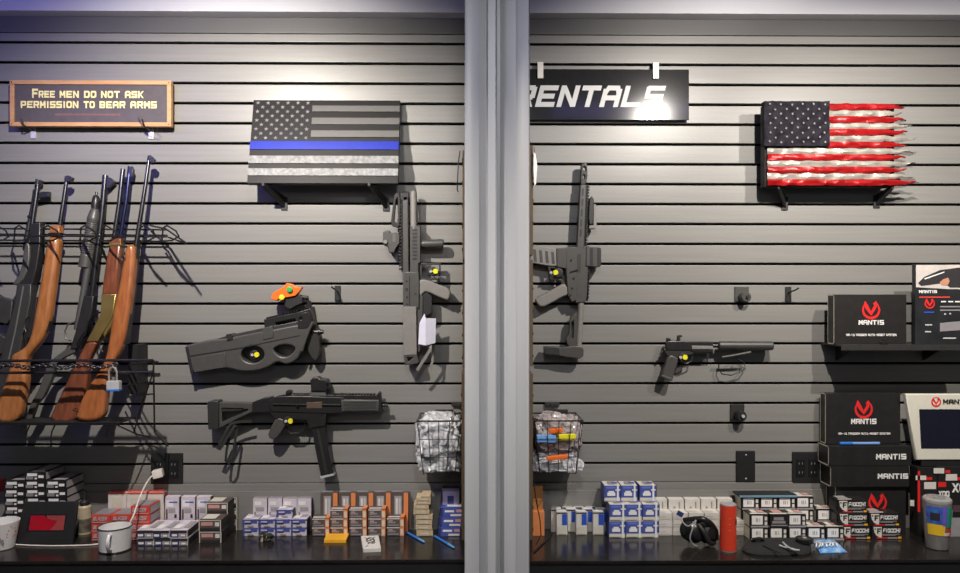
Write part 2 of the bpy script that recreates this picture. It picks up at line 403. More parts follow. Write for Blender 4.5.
def sign_bracket(px, py, label, m=M_silver):
    q = P(px, py, -.008); r = thing('sign_bracket', label, 'bracket', q, 'brackets under the wooden sign')
    MB().box((q.x-.009, -.006, q.z-.02), (q.x+.009, 0.004, q.z+.02), m, .001).build('plate', r)
    MB().tube([(q.x, -.003, q.z+.012), (q.x, -.05, q.z+.014), (q.x, -.062, q.z+.017), (q.x-.006, -.064, q.z+.04)], .0032, M_wire).build('arm', r)
sign_bracket(32.5, 133, 'left small metal bracket holding up the wooden sign')
sign_bracket(150.5, 133.5, 'right small metal bracket holding up the wooden sign')
q = P(140, 121, -.058)
tag(MB().ptube([(138, 117, -.058), (139.5, 121, -.060), (143, 125.5, -.061), (150, 129, -.062), (156, 131.5, -.058), (158.5, 129.5, -.05), (155, 127, -.045)], .0013, M_wire, 6).build('wire_loop', origin=q),
    'thin black wire loop curling off the lower right of the wooden sign', 'wire')

# ------------------------------------------------------------------ striped flag with a blue line
pb = P(247, 183, -.115); pt_ = P(251, 100, -.035); pr = P(398, 184, -.115)
W = pr.x-pb.x; H = (pt_-Vector((pt_.x, pb.y, pb.z))).length
tilt = -math.atan2(.08, pt_.z-pb.z)
r = thing('metal_flag', 'grey and black striped flag panel with one blue stripe', 'flag', pb)
M = Matrix.Translation(pb) @ Matrix.Rotation(tilt, 4, 'X')
MB(M).box((0, 0, 0), (W, .022, H), M_fblack, .001).build('backing_panel', r)
rows = [(0, .071, 'k'), (.071, .143, 's'), (.143, .22, 'k'), (.22, .30, 's'), (.30, .375, 'k'), (.375, .455, 's'), (.455, .5, 'k'), (.505, .605, 'b'), (.605, .675, 'k'), (.68, .77, 's'), (.77, .83, 'k'), (.83, .915, 's'), (.915, 1, 'k')]
cx = W*.405
for i, (t0, t1, c) in enumerate(rows):
    if c == 'k': continue
    xa = cx if t1 < .5 else 0.
    o = MB(M).box((xa, -.004, H*(1-t1)), (W, .0, H*(1-t0)), M_blueline if c == 'b' else (M_alu if t0 > .6 else M_alud), .0008).build('blue_stripe' if c == 'b' else 'silver_stripe', r)
g = MB(M)
def star(g, x, z, s, y, m, th=.0015, rot=0):
    lp = []
    for k in range(10):
        q = s if k % 2 == 0 else s*.42; a_ = PI/2+PI*k/5+rot; lp.append((x+q*math.cos(a_), z+q*math.sin(a_)))
    c = (x, y-.001, z); vs = [c]+[(u, y, v) for u, v in lp]+[(u, y+th, v) for u, v in lp]
    g.geo(vs, [(0, 1+(k+1) % 10, 1+k) for k in range(10)]+[(1+k, 1+(k+1) % 10, 11+(k+1) % 10, 11+k) for k in range(10)], m)
chh = H*.5
for rr in range(9):
    nn = 6 if rr % 2 == 0 else 5
    for k in range(nn): star(g, cx*(.08+.168*(k+(0 if nn == 6 else .5))), H-chh*(.07+.107*rr), .0082, -.0012, M_alu)
g.build('stars', r, flat=True)
def flag_arm(pa, pb_, label, grp):
    a_, b_ = P(*pa), P(*pb_); q = Vector((a_.x, -.004, a_.z)); r = thing('flag_bracket', label, 'bracket', q, grp)
    MB().box((q.x-.012, -.006, q.z-.03), (q.x+.012, .004, q.z+.02), M_black, .001).build('plate', r)
    d = (b_-a_); n = Vector((0, 0, 1)); g = MB()
    t = .004
    vs = [a_+Vector((s*t, 0, 0))+n*h for s in (-1, 1) for h in (-.022, .02)]+[b_+Vector((s*t, 0, 0))+n*h for s in (-1, 1) for h in (-.006, .006)]
    g.geo(vs, [(0, 1, 3, 2), (4, 6, 7, 5), (0, 4, 5, 1), (2, 3, 7, 6), (0, 2, 6, 4), (1, 5, 7, 3)], M_black).build('arm', r)
flag_arm((284, 202, -.006), (263, 184, -.125), 'left black arm holding up the blue line flag', 'brackets under the blue line flag')
flag_arm((386, 203, -.006), (369, 184, -.125), 'right black arm holding up the blue line flag', 'brackets under the blue line flag')

# ------------------------------------------------------------------ ragged metal flag
Yf = -.10; r = thing('ragged_metal_flag', 'torn red and white striped flag cut from crinkled metal', 'flag', P(768, 187, Yf))
def fz(py): return P(800, py, Yf).z
def fx(px): return P(px, 150, Yf).x
ys = [103.5+i*(185.5-103.5)/13 for i in range(14)]
ends = [905, 901, 906, 913, 908, 917, 906, 914, 905, 915, 906, 914, 919]
for i in range(13):
    xa = fx(826) if i < 7 else fx(767.5); xb = fx(ends[i]); zt_, zb_ = fz(ys[i]), fz(ys[i+1]); N = 70; g = MB(); vs = []; fs = []
    for k in range(N+1):
        x = xa+(xb-xa)*k/N; t = max(0, (x-fx(880))/(xb-fx(880)))
        top = zt_+.0025*noise.noise((x*30, i*3.1, 0)); bot = zb_+.0025*noise.noise((x*30, i*3.1+3.1, 0))
        if k % 9 < 2: bot += .002*random.random()
        mid = (top+bot)/2+.006*t*math.sin(x*90+i*2)
        sh = 1-.85*t**1.6+.12*t*math.sin(k*1.7+i)
        top = mid+(top-mid)*sh; bot = mid+(bot-mid)*sh
        for u in (0, .33, .66, 1):
            y = Yf+.006*noise.noise((x*22, u*2+i, 5.))+(.004 if i % 2 else 0)-.004*math.sin(PI*u)-.014*t*noise.noise((x*15, i*7., 1))
            vs.append((x, y, bot+(top-bot)*u))
    nv = len(vs); vs += [(x, y+.0025, z) for x, y, z in vs]
    for k in range(N):
        for u in range(3):
            q = k*4+u; fs.append((q, q+4, q+5, q+1)); fs.append((nv+q, nv+q+1, nv+q+5, nv+q+4))
        fs.append((k*4, nv+k*4, nv+k*4+4, k*4+4)); fs.append((k*4+3, k*4+7, nv+k*4+7, nv+k*4+3))
    for k in (0, N):
        for u in range(3): q = k*4+u; fs.append((q, q+1, nv+q+1, nv+q))
    g.geo(vs, fs, M_fred if i % 2 == 0 else M_fwhite).build('red_stripe' if i % 2 == 0 else 'white_stripe', r)
g = MB(); N = 26; vs = []; xa, xb, zt_, zb_ = fx(763), fx(828), fz(102), fz(146.5)
for k in range(N+1):
    for u in range(N+1):
        x = xa+(xb-xa)*k/N; z = zb_+(zt_-zb_)*u/N; vs.append((x, Yf-.012+.006*noise.noise((x*40, z*40, 2)), z+.002*noise.noise((x*50, 0, u/N))))
fs = [(k*(N+1)+u, (k+1)*(N+1)+u, (k+1)*(N+1)+u+1, k*(N+1)+u+1) for k in range(N) for u in range(N)]
nv = len(vs); vs += [(x, Yf+.012, z) for x, y, z in vs]
edge = [k*(N+1) for k in range(N+1)]+[N*(N+1)+u for u in range(1, N+1)]+[k*(N+1)+N for k in range(N-1, -1, -1)]+[u for u in range(N-1, 0, -1)]
fs += [(edge[i], edge[(i+1) % len(edge)], nv+edge[(i+1) % len(edge)], nv+edge[i]) for i in range(len(edge))]+[tuple(nv+e for e in edge)]
ca = g.geo(vs, fs, M_fnavy).build('canton', r)
g = MB()
for rr in range(9):
    nn = 6 if rr % 2 == 0 else 5
    for k in range(nn):
        star(g, xa+(xb-xa)*(.08+.168*(k+(0 if nn == 6 else .5)))+random.uniform(-.002, .002), zt_-(zt_-zb_)*(.08+.105*rr)+random.uniform(-.002, .002), .0052, Yf-.0175, mat('flag_star_grey', (.30, .28, .28), .4, metal=.3), rot=random.uniform(-.5, .5))
g.build('stars', ca, flat=True)
MB().box((fx(766), Yf+.012, fz(186)), (fx(896), -.05, fz(104)), M_fblack).build('backing_panel', r)
flag_arm((785, 202, -.006), (779, 187, -.09), 'left black arm holding up the torn metal flag', 'brackets under the torn metal flag')
flag_arm((877, 200, -.006), (893, 187, -.09), 'right black arm holding up the torn metal flag', 'brackets under the torn metal flag')

# ------------------------------------------------------------------ RENTALS board
Ys = -.022; p0 = P(500, 119.5, Ys); p1 = P(689, 69.5, Ys)
r = thing('rentals_board', 'glossy black board lettered RENTALS in slanted pale capitals', 'sign', p0)
MB().box((p0.x, Ys, p0.z), (p1.x, Ys+.006, p1.z), M_sign, .001).build('board', r)
g = MB(); zb = P(0, 104.6, Ys).z; hh = P(0, 84.2, Ys).z-zb
x0, x1 = P(514, 100, Ys).x, P(660, 100, Ys).x; n = 7; gp = .20; wd = (x1-x0)/(n+gp*(n-1))
g.text('RENTALS', x0, zb, Ys-.001, hh, wd, M_wht2, gap=gp, tx=.27, tz=.24, shear=.27); g.build('lettering', r)
for px, lb in ((540.5, 'left pale clip holding the black lettered board'), (656, 'right pale clip holding the black lettered board')):
    q = P(px, 67.5, -.03); r = thing('sign_clip', lb, 'clip', q, 'clips of the black lettered board')
    MB().box((q.x-.011, -.030, P(0, 76.2, -.03).z), (q.x+.011, -.0225, P(0, 59.8, -.03).z), M_clipw, .001).build('front_plate', r)
    MB().box((q.x-.011, -.0225, P(0, 62, -.03).z), (q.x+.011, .006, P(0, 60.5, -.03).z), M_black).build('hook', r)

# ------------------------------------------------------------------ small wall hardware
def peg_hook(px, py, label, flip=1):
    q = P(px, py, -.005); r = thing('display_hook', label, 'hook', q, 'empty black peg hooks')
    MB().box((q.x-.011, -.006, q.z-.03), (q.x+.011, .004, q.z+.028), M_black, .001).build('plate', r)
    MB().tube([(q.x, -.004, q.z+.005), (q.x, -.05, q.z+.012), (q.x-.003*flip, -.06, q.z+.015), (q.x-.012*flip, -.066, q.z+.022)], .003, M_wire).build('peg', r)
peg_hook(337.5, 293, 'black empty peg hook beside the orange piece on the bullpup')
peg_hook(788.5, 294, 'black empty peg hook right of the small grey hanger', -1)
for px, py, lb in ((743.5, 297, 'grey pistol hanger above the suppressed pistol'), (739, 415.5, 'dark pistol hanger below the suppressed pistol')):
    q = P(px, py, -.02); r = thing('pistol_hanger', lb, 'hanger', q, 'empty pistol hangers')
    MB().box((q.x-.028, -.008, q.z-.018), (q.x+.026, .004, q.z+.04), M_polyg if py < 400 else M_poly, .002).build('plate', r)
    g = MB(); g.lathe([(.018, 0), (.02, .006), (.02, .03), (.016, .036)], (q.x+.003, -.007, q.z), M_polyg if py < 400 else M_black, 24, 'Y'); g.build('body', r)
    MB().lathe([(.006, 0), (.006, .008)], (q.x+.006, -.042, q.z+.001), M_black if py < 400 else M_silver, 16, 'Y').build('knob', r)
def plate(px, py, w2, h2, label, sockets):
    q = P(px, py, -.004); r = thing('outlet_plate' if sockets else 'blank_wall_plate', label, 'outlet' if sockets else 'wall plate', q)
    MB().box((q.x-w2, -.009, q.z-h2), (q.x+w2, .004, q.z+h2), M_black, .0025).build('cover', r)
    if sockets:
        for s in (-1, 1):
            g = MB()
            g.box((q.x+s*w2*.45-.017, -.0115, q.z-.034), (q.x+s*w2*.45+.017, -.0085, q.z+.034), M_gloss, .002)
            for t in (-.017, .017):
                for e in (-.006, .006): g.box((q.x+s*w2*.45+e-.001, -.0122, q.z+t-.004), (q.x+s*w2*.45+e+.001, -.0112, q.z+t+.004), M_gr)
            g.build('socket', r)
    else:
        for t in (-1, 1): MB().lathe([(.003, 0), (.0035, .001), (.002, .002)], (q.x, -.0088, q.z+t*h2*.75), M_chrome, 12, 'Y').build('screw', r)
plate(167, 468.5, .060, .058, 'black double outlet plate on the wall behind the red cartons', True)
plate(745.5, 466.5, .036, .060, 'black blank plate with two screws on the right wall', False)
plate(806, 467.5, .053, .060, 'black double outlet plate half behind the stacked black cartons', True)

# ------------------------------------------------------------------ trigger locks
def gun_lock(px, py, Y, label, axis_off=0., m=M_black):
    q = P(px, py, Y); r = thing('trigger_lock', label, 'lock', q, 'trigger locks with yellow discs')
    MB().lathe([(.010, 0), (.0175, .002), (.0185, .008), (.0175, .016), (.010, .018)], (q.x, q.y+.018, q.z), m, 24, 'Y').build('body', r)
    MB().lathe([(.009, 0), (.010, .002), (.009, .004)], (q.x+.011+axis_off, q.y-.001, q.z+.001), M_yel, 20, 'Y').build('yellow_disc', r)
    MB().lathe([(.005, 0), (.006, .002), (.004, .005)], (q.x-.006+axis_off, q.y-.001, q.z), M_silver, 16, 'Y').build('key_core', r)

# ------------------------------------------------------------------ bullpup submachine gun (left wall)
Y = -.064
r = thing('bullpup_gun', 'compact dark bullpup gun with thumbhole stock under an orange piece', 'gun', P(250, 372, Y))
poly(r, 'stock', [(185.4, 346.5), (187, 345), (204, 341), (215, 339), (226, 338.5), (262, 331.5), (300, 324), (309, 323), (311, 330), (306, 340), (302, 350), (298, 358.5), (292, 363), (285, 364.5), (280, 362), (276, 362), (270, 366), (262, 369.5), (250, 371.5), (240, 371.3), (230, 368.5), (222, 367.6), (208, 370.5), (191.5, 374)],
     Y, .050, M_polyg, .006, [ell(252.5, 354.5, 11.5, 8.5), [(273, 350), (276, 346.5), (284, 344.5), (292, 345.5), (295.5, 348.5), (292, 354), (285, 357.5), (278, 355.5)]], 1)
poly(r, 'butt_pad', [(184.8, 347), (188, 346.5), (193.5, 373.6), (190.6, 374.4)], Y-.002, .054, M_black, .002)
poly(r, 'side_panel', [(190.5, 357.8), (224.5, 352.5), (226.5, 367.0), (194, 372.4)], Y-.0025, .005, M_polyg, .0015)
poly(r, 'seam', [(188, 357.2), (240, 348.6), (300, 335.8), (300, 334.8), (240, 347.4), (188, 355.8)], Y-.0012, .003, M_black, .0004)
poly(r, 'magazine', [(216, 339), (229, 335), (262, 328), (300, 320.5), (302, 325.5), (262, 333.5), (228, 340.8)], Y+.004, .040, M_poly, .003)
poly(r, 'magazine_latch', [(226, 334.5), (231.5, 333.5), (233, 339.5), (227, 341)], Y-.003, .05, M_black, .001)
poly(r, 'magazine_strip', [(234, 337.0), (262, 331.4), (262, 332.6), (234, 338.4)], Y-.0005, .006, M_alud, .0005)
poly(r, 'receiver_bridge', [(262.5, 328), (272.5, 325.8), (273.5, 337.5), (263, 339.8)], Y-.003, .055, M_polyg, .002)
poly(r, 'carry_rail', [(264, 319.5), (300, 311.5), (310, 308.5), (313, 318), (311, 326.5), (297, 329.5), (296, 323.5), (272, 328.5), (264.5, 329.5)], Y+.005, .040, M_gun, .002, [[(275, 322.5), (295, 318.5), (296, 321.2), (276, 325.2)]])
g = MB()
for i in range(11): g.prof([(266+i*3, 319-.72*i), (267.6+i*3, 318.6-.72*i), (267.9+i*3, 316.9-.72*i), (266.3+i*3, 317.3-.72*i)], Y+.008, .03, M_gun, .0005)
g.build('rail_teeth', r)
poly(r, 'front_block', [(297, 314.5), (309, 311.5), (312, 325), (306, 328.5), (298, 329)], Y-.002, .046, M_gun, .002, [ell(301, 318.5, 1.7, 1.7, 12)])
g = MB(); a_ = P(302, 331.5, Y+.02); b_ = P(326, 332.6, Y+.02)
g.tube([P(308, 332.2, Y+.02), P(319, 332.2, Y+.02)], .010, M_gun, 16); g.tube([P(318, 332.2, Y+.02), P(321, 332, Y+.02)], .012, M_gun, 16); g.tube([P(321, 332, Y+.02), P(323.5, 331.8, Y+.02)], .008, M_gun, 16); g.build('barrel', r)
poly(r, 'hand_stop', [(311, 318), (314.5, 321), (317.5, 330), (320, 345), (319.5, 356), (315, 362), (310, 356), (307, 349), (304.5, 340), (308, 330)], Y+.012, .035, M_poly, .004, (), 1)
g = MB(); g.ptube([(313, 322, Y-.004), (308.5, 331, Y-.006), (304, 344, Y-.007), (302, 351, Y-.006)], .0055, M_polyg); g.build('sling_strap', r)
poly(r, 'front_sight', [(305, 308), (308, 300.5), (310, 300.5), (311, 309)], Y+.012, .022, M_gun, .001)
g = MB()
for px, py in [(262, 345), (312, 342)]: q = P(px, py, -.03); g.box((q.x-.012, -.03, q.z-.012), (q.x+.012, .004, q.z+.012), M_black, .001)
g.build('wall_mount', r)
gun_lock(254, 355, Y+.004, 'round trigger lock with a yellow disc in the bullpup thumbhole')
r = thing('sight_cover', 'bright orange plastic piece with green and yellow dots atop the bullpup', 'plastic piece', P(288, 302, Y))
poly(r, 'body', [(270.5, 299), (272, 293.5), (277, 290), (283, 287), (286.5, 283), (292, 284), (295, 286.5), (302, 287), (299, 292), (295, 296), (288, 297.5), (281, 298), (276, 300.8)], Y-.004, .03, M_orange, .003)
MB().lathe([(.008, 0), (.011, .002), (.008, .004)], P(289.5, 289.5, Y-.009), M_green, 18, 'Y').build('green_dot', r)
MB().lathe([(.007, 0), (.010, .002), (.007, .004)], P(281.8, 297.3, Y-.009), M_yel, 18, 'Y').build('yellow_dot', r)
poly(r, 'clamp', [(283, 299), (287, 295.5), (298, 294), (302, 296), (303, 303), (296, 306), (290, 309.5), (285, 307)], Y+.004, .03, M_black, .003)
MB().ptube([(299, 297, Y+.012), (308, 297.8, Y+.012)], .008, M_black, 14).build('knob', r)

# ------------------------------------------------------------------ short stocked submachine gun
Y = -.064
r = thing('submachine_gun', 'short black gun with folding stock, long straight magazine and red dot sight', 'gun', P(300, 430, Y))
poly(r, 'butt_pad', [(207, 402.5), (210, 401), (218, 401), (218.6, 404), (218.6, 429.2), (208, 429.6)], Y+.0, .05, M_poly, .003)
poly(r, 'stock_frame', [(218, 402.5), (252, 403), (262, 401), (262, 411), (253, 411.5), (236, 419.5), (219, 428.5), (218, 420)], Y+.008, .032, M_polyg, .002, [[(221.5, 408), (247, 408.5), (249, 410), (222, 422)]])
poly(r, 'stock_brace', [(221, 406.5), (242, 408.5), (242, 410.5), (221, 412)], Y+.012, .02, M_poly, .001)
poly(r, 'hinge_block', [(252, 402.5), (262, 398.5), (271, 397), (271, 412), (252, 412.5)], Y+.002, .045, M_gun, .002)
poly(r, 'receiver', [(268, 401), (276, 396.5), (292, 395.8), (344, 397.5), (344, 413), (326, 413.5), (270, 412)], Y, .045, M_gun, .003)
poly(r, 'top_rail', [(276, 396.8), (284, 394.5), (378, 395.5), (378, 400), (276, 400)], Y+.008, .03, M_gun, .001)
g = MB()
for i in range(30): g.prof([(286+i*3, 393.6), (287.7+i*3, 393.6), (287.7+i*3, 396), (286+i*3, 396)], Y+.009, .026, M_gun, .0004)
g.build('rail_teeth', r)
poly(r, 'ejection_cover', [(306.5, 402.3), (322, 402), (322, 408.2), (306.5, 408.4)], Y-.001, .004, mat('cover_brown', (.16, .115, .08), .35, metal=.4), .0008)
poly(r, 'handguard', [(341, 399.5), (379, 400), (379, 411.5), (341, 411.8)], Y-.001, .046, M_polyg, .004)
g = MB()
for i in range(6): g.prof([(344, 401.6+i*1.6), (376, 401.9+i*1.6), (376, 402.5+i*1.6), (344, 402.2+i*1.6)], Y-.0022, .003, M_poly, .0002)
g.build('handguard_ribs', r)
poly(r, 'front_sight', [(376.5, 397), (378, 392.5), (380.6, 393), (381.6, 411.5), (377, 411.5)], Y+.004, .036, M_gun, .002)
MB().ptube([(380, 405.2, Y+.02), (388, 405.3, Y+.02)], .006, M_steel, 14).build('muzzle', r)
poly(r, 'lower_receiver', [(268, 410.5), (326, 412), (325.5, 426), (309, 428.5), (306.5, 420.5), (292, 419.5), (286, 421), (276, 420)], Y+.003, .038, M_gun, .003)
poly(r, 'grip', [(276.5, 417), (285.5, 419.5), (287, 423), (283, 430), (275, 441.2), (267, 437), (270, 428.5)], Y+.002, .038, M_polyg, .006, (), 1)
g = MB(); g.ptube([(286, 424, Y+.02), (287, 430, Y+.02), (291, 433.5, Y+.02), (299, 433, Y+.02), (304, 429.5, Y+.02), (305.5, 423, Y+.02)], .0035, M_gun); g.build('trigger_guard', r)
poly(r, 'magazine', [(311.5, 426), (324.5, 425), (326.5, 440), (330, 458), (333.5, 474), (321, 477), (317, 458), (313.5, 440)], Y+.008, .028, M_gun, .002)
poly(r, 'magazine_rib', [(316.5, 430), (319, 430), (327.6, 473), (325.2, 473.6)], Y+.0065, .004, M_poly, .0006)
poly(r, 'magazine_base', [(320, 476.6), (333.4, 473.6), (334, 475.4), (321, 479)], Y+.006, .033, M_silver, .0008)
poly(r, 'sight_mount', [(310, 391), (325, 391), (326, 396), (310, 396)], Y+.006, .034, M_alud, .001)
poly(r, 'red_dot_sight', [(310, 380.5), (313, 377.5), (318, 377), (320, 379), (327, 379.5), (328.5, 383), (328.5, 388.5), (325.5, 391.5), (311, 391.5)], Y+.0, .044, M_gun, .004)
MB().lathe([(.004, 0), (.006, .002), (.004, .004)], P(326.7, 382.3, Y-.002), M_black, 14, 'Y').build('sight_knob', r)
MB().lathe([(.006, 0), (.010, .003), (.010, .03), (.006, .034)], P(290.4, 391.8, Y+.036), M_gun, 18, 'Y').build('rear_sight', r)
for x, y in ((299, 405.6), (290, 402)): pass
g = MB(); g.ptube([(273, 404.2, Y-.001), (306, 404.8, Y-.001)], .004, M_steel, 10); g.ptube([(322, 404.6, Y-.001), (341, 405, Y-.001)], .0045, M_steel, 10); g.lathe([(.004, 0), (.006, .001), (.005, .004)], P(297.3, 406, Y-.003), M_steel, 14, 'Y'); g.build('bolt_details', r)
g = MB()
for px, py in [(262, 408), (335, 408)]: q = P(px, py, -.03); g.box((q.x-.012, -.03, q.z-.012), (q.x+.012, .004, q.z+.012), M_black, .001)
g.build('wall_mount', r)
gun_lock(287.6, 421.3, Y+.0, 'round trigger lock with a yellow disc on the short stocked gun', 0)
r = thing('webbing_sling', 'black webbing sling looped from the folding stock of the short gun', 'sling', P(230, 425, Y))
g = MB()
def ribbon(g, pts, wd, m, th=.002):
    """flat strap: width along the local normal in the wall plane"""
    q = [P(*p) for p in pts]; vs = []; fs = []
    for i, p in enumerate(q):
        t = (q[min(i+1, len(q)-1)]-q[max(i-1, 0)]).normalized(); nn = Vector((t.z, 0, -t.x)).normalized()*wd/2
        vs += [p-nn, p+nn, p+nn+Vector((0, th, 0)), p-nn+Vector((0, th, 0))]
    for i in range(len(q)-1):
        for k in range(4): fs.append((i*4+k, i*4+(k+1) % 4, i*4+4+(k+1) % 4, i*4+4+k))
    fs += [(0, 1, 2, 3), tuple(len(vs)-4+k for k in (3, 2, 1, 0))]; g.geo(vs, fs, m); return g
ribbon(g, [(252, 421.5, Y+.01), (240, 421.5, Y), (231, 423.5, Y-.006), (226, 431, Y-.01), (220, 443, Y-.012), (217.5, 449, Y-.012), (219.5, 449.5, Y-.013), (224, 443, Y-.014), (230, 433, Y-.012), (235, 425, Y-.008)], .010, M_poly)
ribbon(g, [(233, 425, Y+.004), (229.5, 436, Y), (226.5, 450, Y), (225.5, 461, Y), (228.5, 463.5, Y), (232.5, 458, Y), (234.5, 444, Y), (236.5, 430, Y), (235, 425, Y+.002)], .009, M_poly)
g.build('strap', r)

# ------------------------------------------------------------------ upright bullpup rifle left of the post
Y = -.066
r = thing('upright_bullpup_rifle', 'grey bullpup rifle hung muzzle up with a forward grip and paper tag', 'gun', P(410, 365, Y))
poly(r, 'gas_block', [(400.5, 192.5), (405, 190.5), (408.5, 192), (408.5, 200), (400.5, 201)], Y+.004, .035, M_gun, .002)
poly(r, 'barrel_sleeve', [(402.5, 196), (408.2, 196), (409, 285), (402.8, 285)], Y+.004, .03, M_polyg, .004)
MB().ptube([(413.5, 191.5, Y+.014), (413.8, 230, Y+.014)], .0125, M_polyl, 16).build('barrel_shroud', r)
poly(r, 'handguard', [(410, 226), (420.5, 226), (420.5, 262), (418.5, 263.5), (418.5, 284), (410, 284)], Y+.002, .038, M_polyg, .003)
g = MB()
for i in range(9): g.prof([(412.5, 229+i*3.6), (417, 229+i*3.6), (417, 231+i*3.6), (412.5, 231+i*3.6)], Y+.0005, .003, M_black, .0004)
g.build('handguard_slots', r)
g = MB()
for i in range(22): g.prof([(399, 196.5+i*3.4), (402.8, 196.5+i*3.4), (402.8, 198.5+i*3.4), (399, 198.5+i*3.4)], Y+.008, .024, M_gun, .0005)
g.prof([(401.5, 195), (403.5, 195), (403.5, 272), (401.5, 272)], Y+.008, .024, M_gun, .0005)
g.build('top_rail', r)
poly(r, 'front_sight', [(392, 226), (391, 222), (393.5, 198), (396, 192.5), (399.5, 193), (400.5, 205), (399.8, 225), (398, 227.5)], Y+.006, .024, M_gun, .002, [[(394, 221), (395.8, 200), (397.6, 197), (398, 218), (396.5, 222)]])
poly(r, 'reflex_sight', [(383, 233), (384.5, 230), (389, 230.5), (390, 233), (397, 232.5), (399.5, 235), (399.5, 243), (396, 248), (394, 252.5), (389, 252.5), (388, 247), (384, 245.5), (383, 242)], Y, .046, M_polyg, .003)
MB().lathe([(.005, 0), (.008, .002), (.007, .006)], P(385.3, 242, Y-.004), M_polyl, 16, 'Y').build('sight_knob', r)
poly(r, 'sight_window', [(392.5, 234.5), (396, 234.5), (396, 242), (392.5, 242)], Y-.0015, .003, M_alud, .0005)
MB().ptube([(420, 244, Y+.02), (422, 244, Y+.02), (424, 244, Y+.02), (442, 243.4, Y+.02), (443.6, 243.4, Y+.02)], [.010, .012, .016, .017, .014], M_polyg, 20).build('foregrip', r)
poly(r, 'receiver', [(403, 272), (418.5, 272), (419.5, 282), (419, 308), (403, 308)], Y-.001, .045, M_polyg, .003)
g = MB()
g.prof([(409, 276), (410, 276), (410, 306), (409, 306)], Y-.002, .003, M_black, .0003)
g.prof([(405.5, 288), (408, 288), (408, 291), (405.5, 291)], Y-.002, .003, M_black, .0003)
for x, y in ((406.5, 281), (407, 297), (407, 304), (415.5, 294)): g.lathe([(.002, 0), (.003, .001), (.002, .002)], P(x, y, Y-.002), M_black, 10, 'Y')
g.build('receiver_details', r)
poly(r, 'trigger_guard', [(419.5, 263), (440.5, 263), (440.5, 279), (424, 281), (419.5, 285)], Y+.012, .018, M_poly, .001, [[(422, 265), (439, 265), (439, 277), (424, 278.5), (422, 276)]])
poly(r, 'grip', [(418, 280), (426, 279), (436, 283.5), (450.8, 288.3), (449.6, 301), (440, 297.8), (426, 291), (422, 295), (418.5, 296)], Y+.004, .036, M_polyl, .006, (), 1)
poly(r, 'stock', [(402.8, 306.5), (416.3, 306.5), (417, 354.5), (403.4, 355.5)], Y-.003, .050, M_polyl, .003)
poly(r, 'stock_side', [(416.6, 301), (421, 293), (423, 296), (423, 330), (420, 352), (417, 352)], Y+.006, .034, M_polyg, .003)
poly(r, 'magazine', [(421, 294), (426, 292), (432, 296), (432, 313), (426, 316), (421, 316)], Y+.010, .026, M_black, .002)
poly(r, 'butt_pad', [(403.5, 354.5), (417, 354.5), (419, 361), (418, 363.5), (405, 365.5)], Y-.001, .047, M_polyg, .002, [[(407, 357), (414, 357), (408, 362)]])
g = MB()
for px, py in [(410, 240), (412, 330)]: q = P(px, py, -.03); g.box((q.x-.012, -.03, q.z-.012), (q.x+.012, .004, q.z+.012), M_black, .001)
g.build('wall_mount', r)
r2 = thing('price_tag', 'folded pale lavender paper tag hanging on the upright bullpup rifle', 'tag', P(427, 344, Y-.02))
g = MB(); q = [P(424.5, 313.5, Y-.014), P(425.6, 318, Y-.02), P(436, 318.4, Y-.008), P(435.4, 343, Y-.008), P(425.6, 345.4, Y-.02), P(418.3, 344, Y-.006), P(419.4, 323, Y-.006)]
q += [v+Vector((0, .0012, 0)) for v in q]
g.geo(q, [(1, 2, 3, 4), (0, 1, 4, 5, 6), (8, 11, 10, 9), (7, 13, 12, 11, 8)]+[(i, (i+1) % 7, 7+(i+1) % 7, 7+i) for i in range(7)], M_paper).build('paper', r2, flat=True)
r2 = thing('sling_strap', 'grey sling strap dangling at the butt of the upright bullpup rifle', 'sling', P(424, 360, Y))
g = MB(); ribbon(g, [(421, 345, Y+.01), (426, 346, Y), (431, 346.5, Y-.012), (430, 350, Y-.014), (425, 358, Y-.014), (419, 367, Y-.012), (417, 370.5, Y-.01)], .011, M_polyl)
ribbon(g, [(430.5, 348, Y), (432.5, 356, Y), (432.5, 362, Y), (430.5, 366, Y)], .009, M_polyl); g.build('strap', r2)
gun_lock(432.6, 271.5, Y+.002, 'round trigger lock with a yellow disc on the upright bullpup rifle')

# ------------------------------------------------------------------ upright carbine right of the post
Y = -.060
r = thing('upright_carbine', 'grey carbine hung muzzle up with slotted handguard and angled magazine', 'gun', P(575, 358, Y))
poly(r, 'muzzle_brake', [(581.3, 163.3), (587, 163), (587.6, 176), (585.8, 184.5), (580.6, 184.5), (580.6, 176)], Y+.006, .024, M_gun, .003, [ell(584.2, 168.6, 1.5, 2, 12), ell(584, 176.5, .9, 2, 12)])
poly(r, 'handguard', [(580.4, 184.5), (586.4, 184.5), (584.2, 248), (577, 248)], Y, .034, M_polyg, .003)
g = MB()
for i in range(5):
    y = 188.5+i*10.2; x = 583.2-(y-186)*.052; g.prof([(x-.9, y), (x+.9, y), (x+.5, y+7.4), (x-1.3, y+7.4)], Y-.0008, .003, M_black, .0006)
g.build('handguard_slots', r)
g = MB(); 
for i in range(21):
    y = 186+i*2.95; x = 588.4-(y-186)*.04; g.prof([(x-2, y), (x+1.2, y), (x+1.2, y+1.7), (x-2, y+1.7)], Y+.006, .022, M_gun, .0004)
g.prof([(586.2, 185), (588.2, 185), (585.8, 248), (583.8, 248)], Y+.006, .022, M_gun, .0005)
g.build('top_rail', r)
poly(r, 'aiming_device', [(589.5, 199), (592, 196), (594, 199), (594.2, 214), (593, 224), (589.5, 224.5), (588.5, 218)], Y-.002, .036, M_black, .003)
poly(r, 'device_mount', [(593.6, 204), (596, 204), (596.8, 226), (595.5, 228.5), (589, 228.5), (589.5, 225), (593.5, 225)], Y+.006, .026, M_polyl, .002)
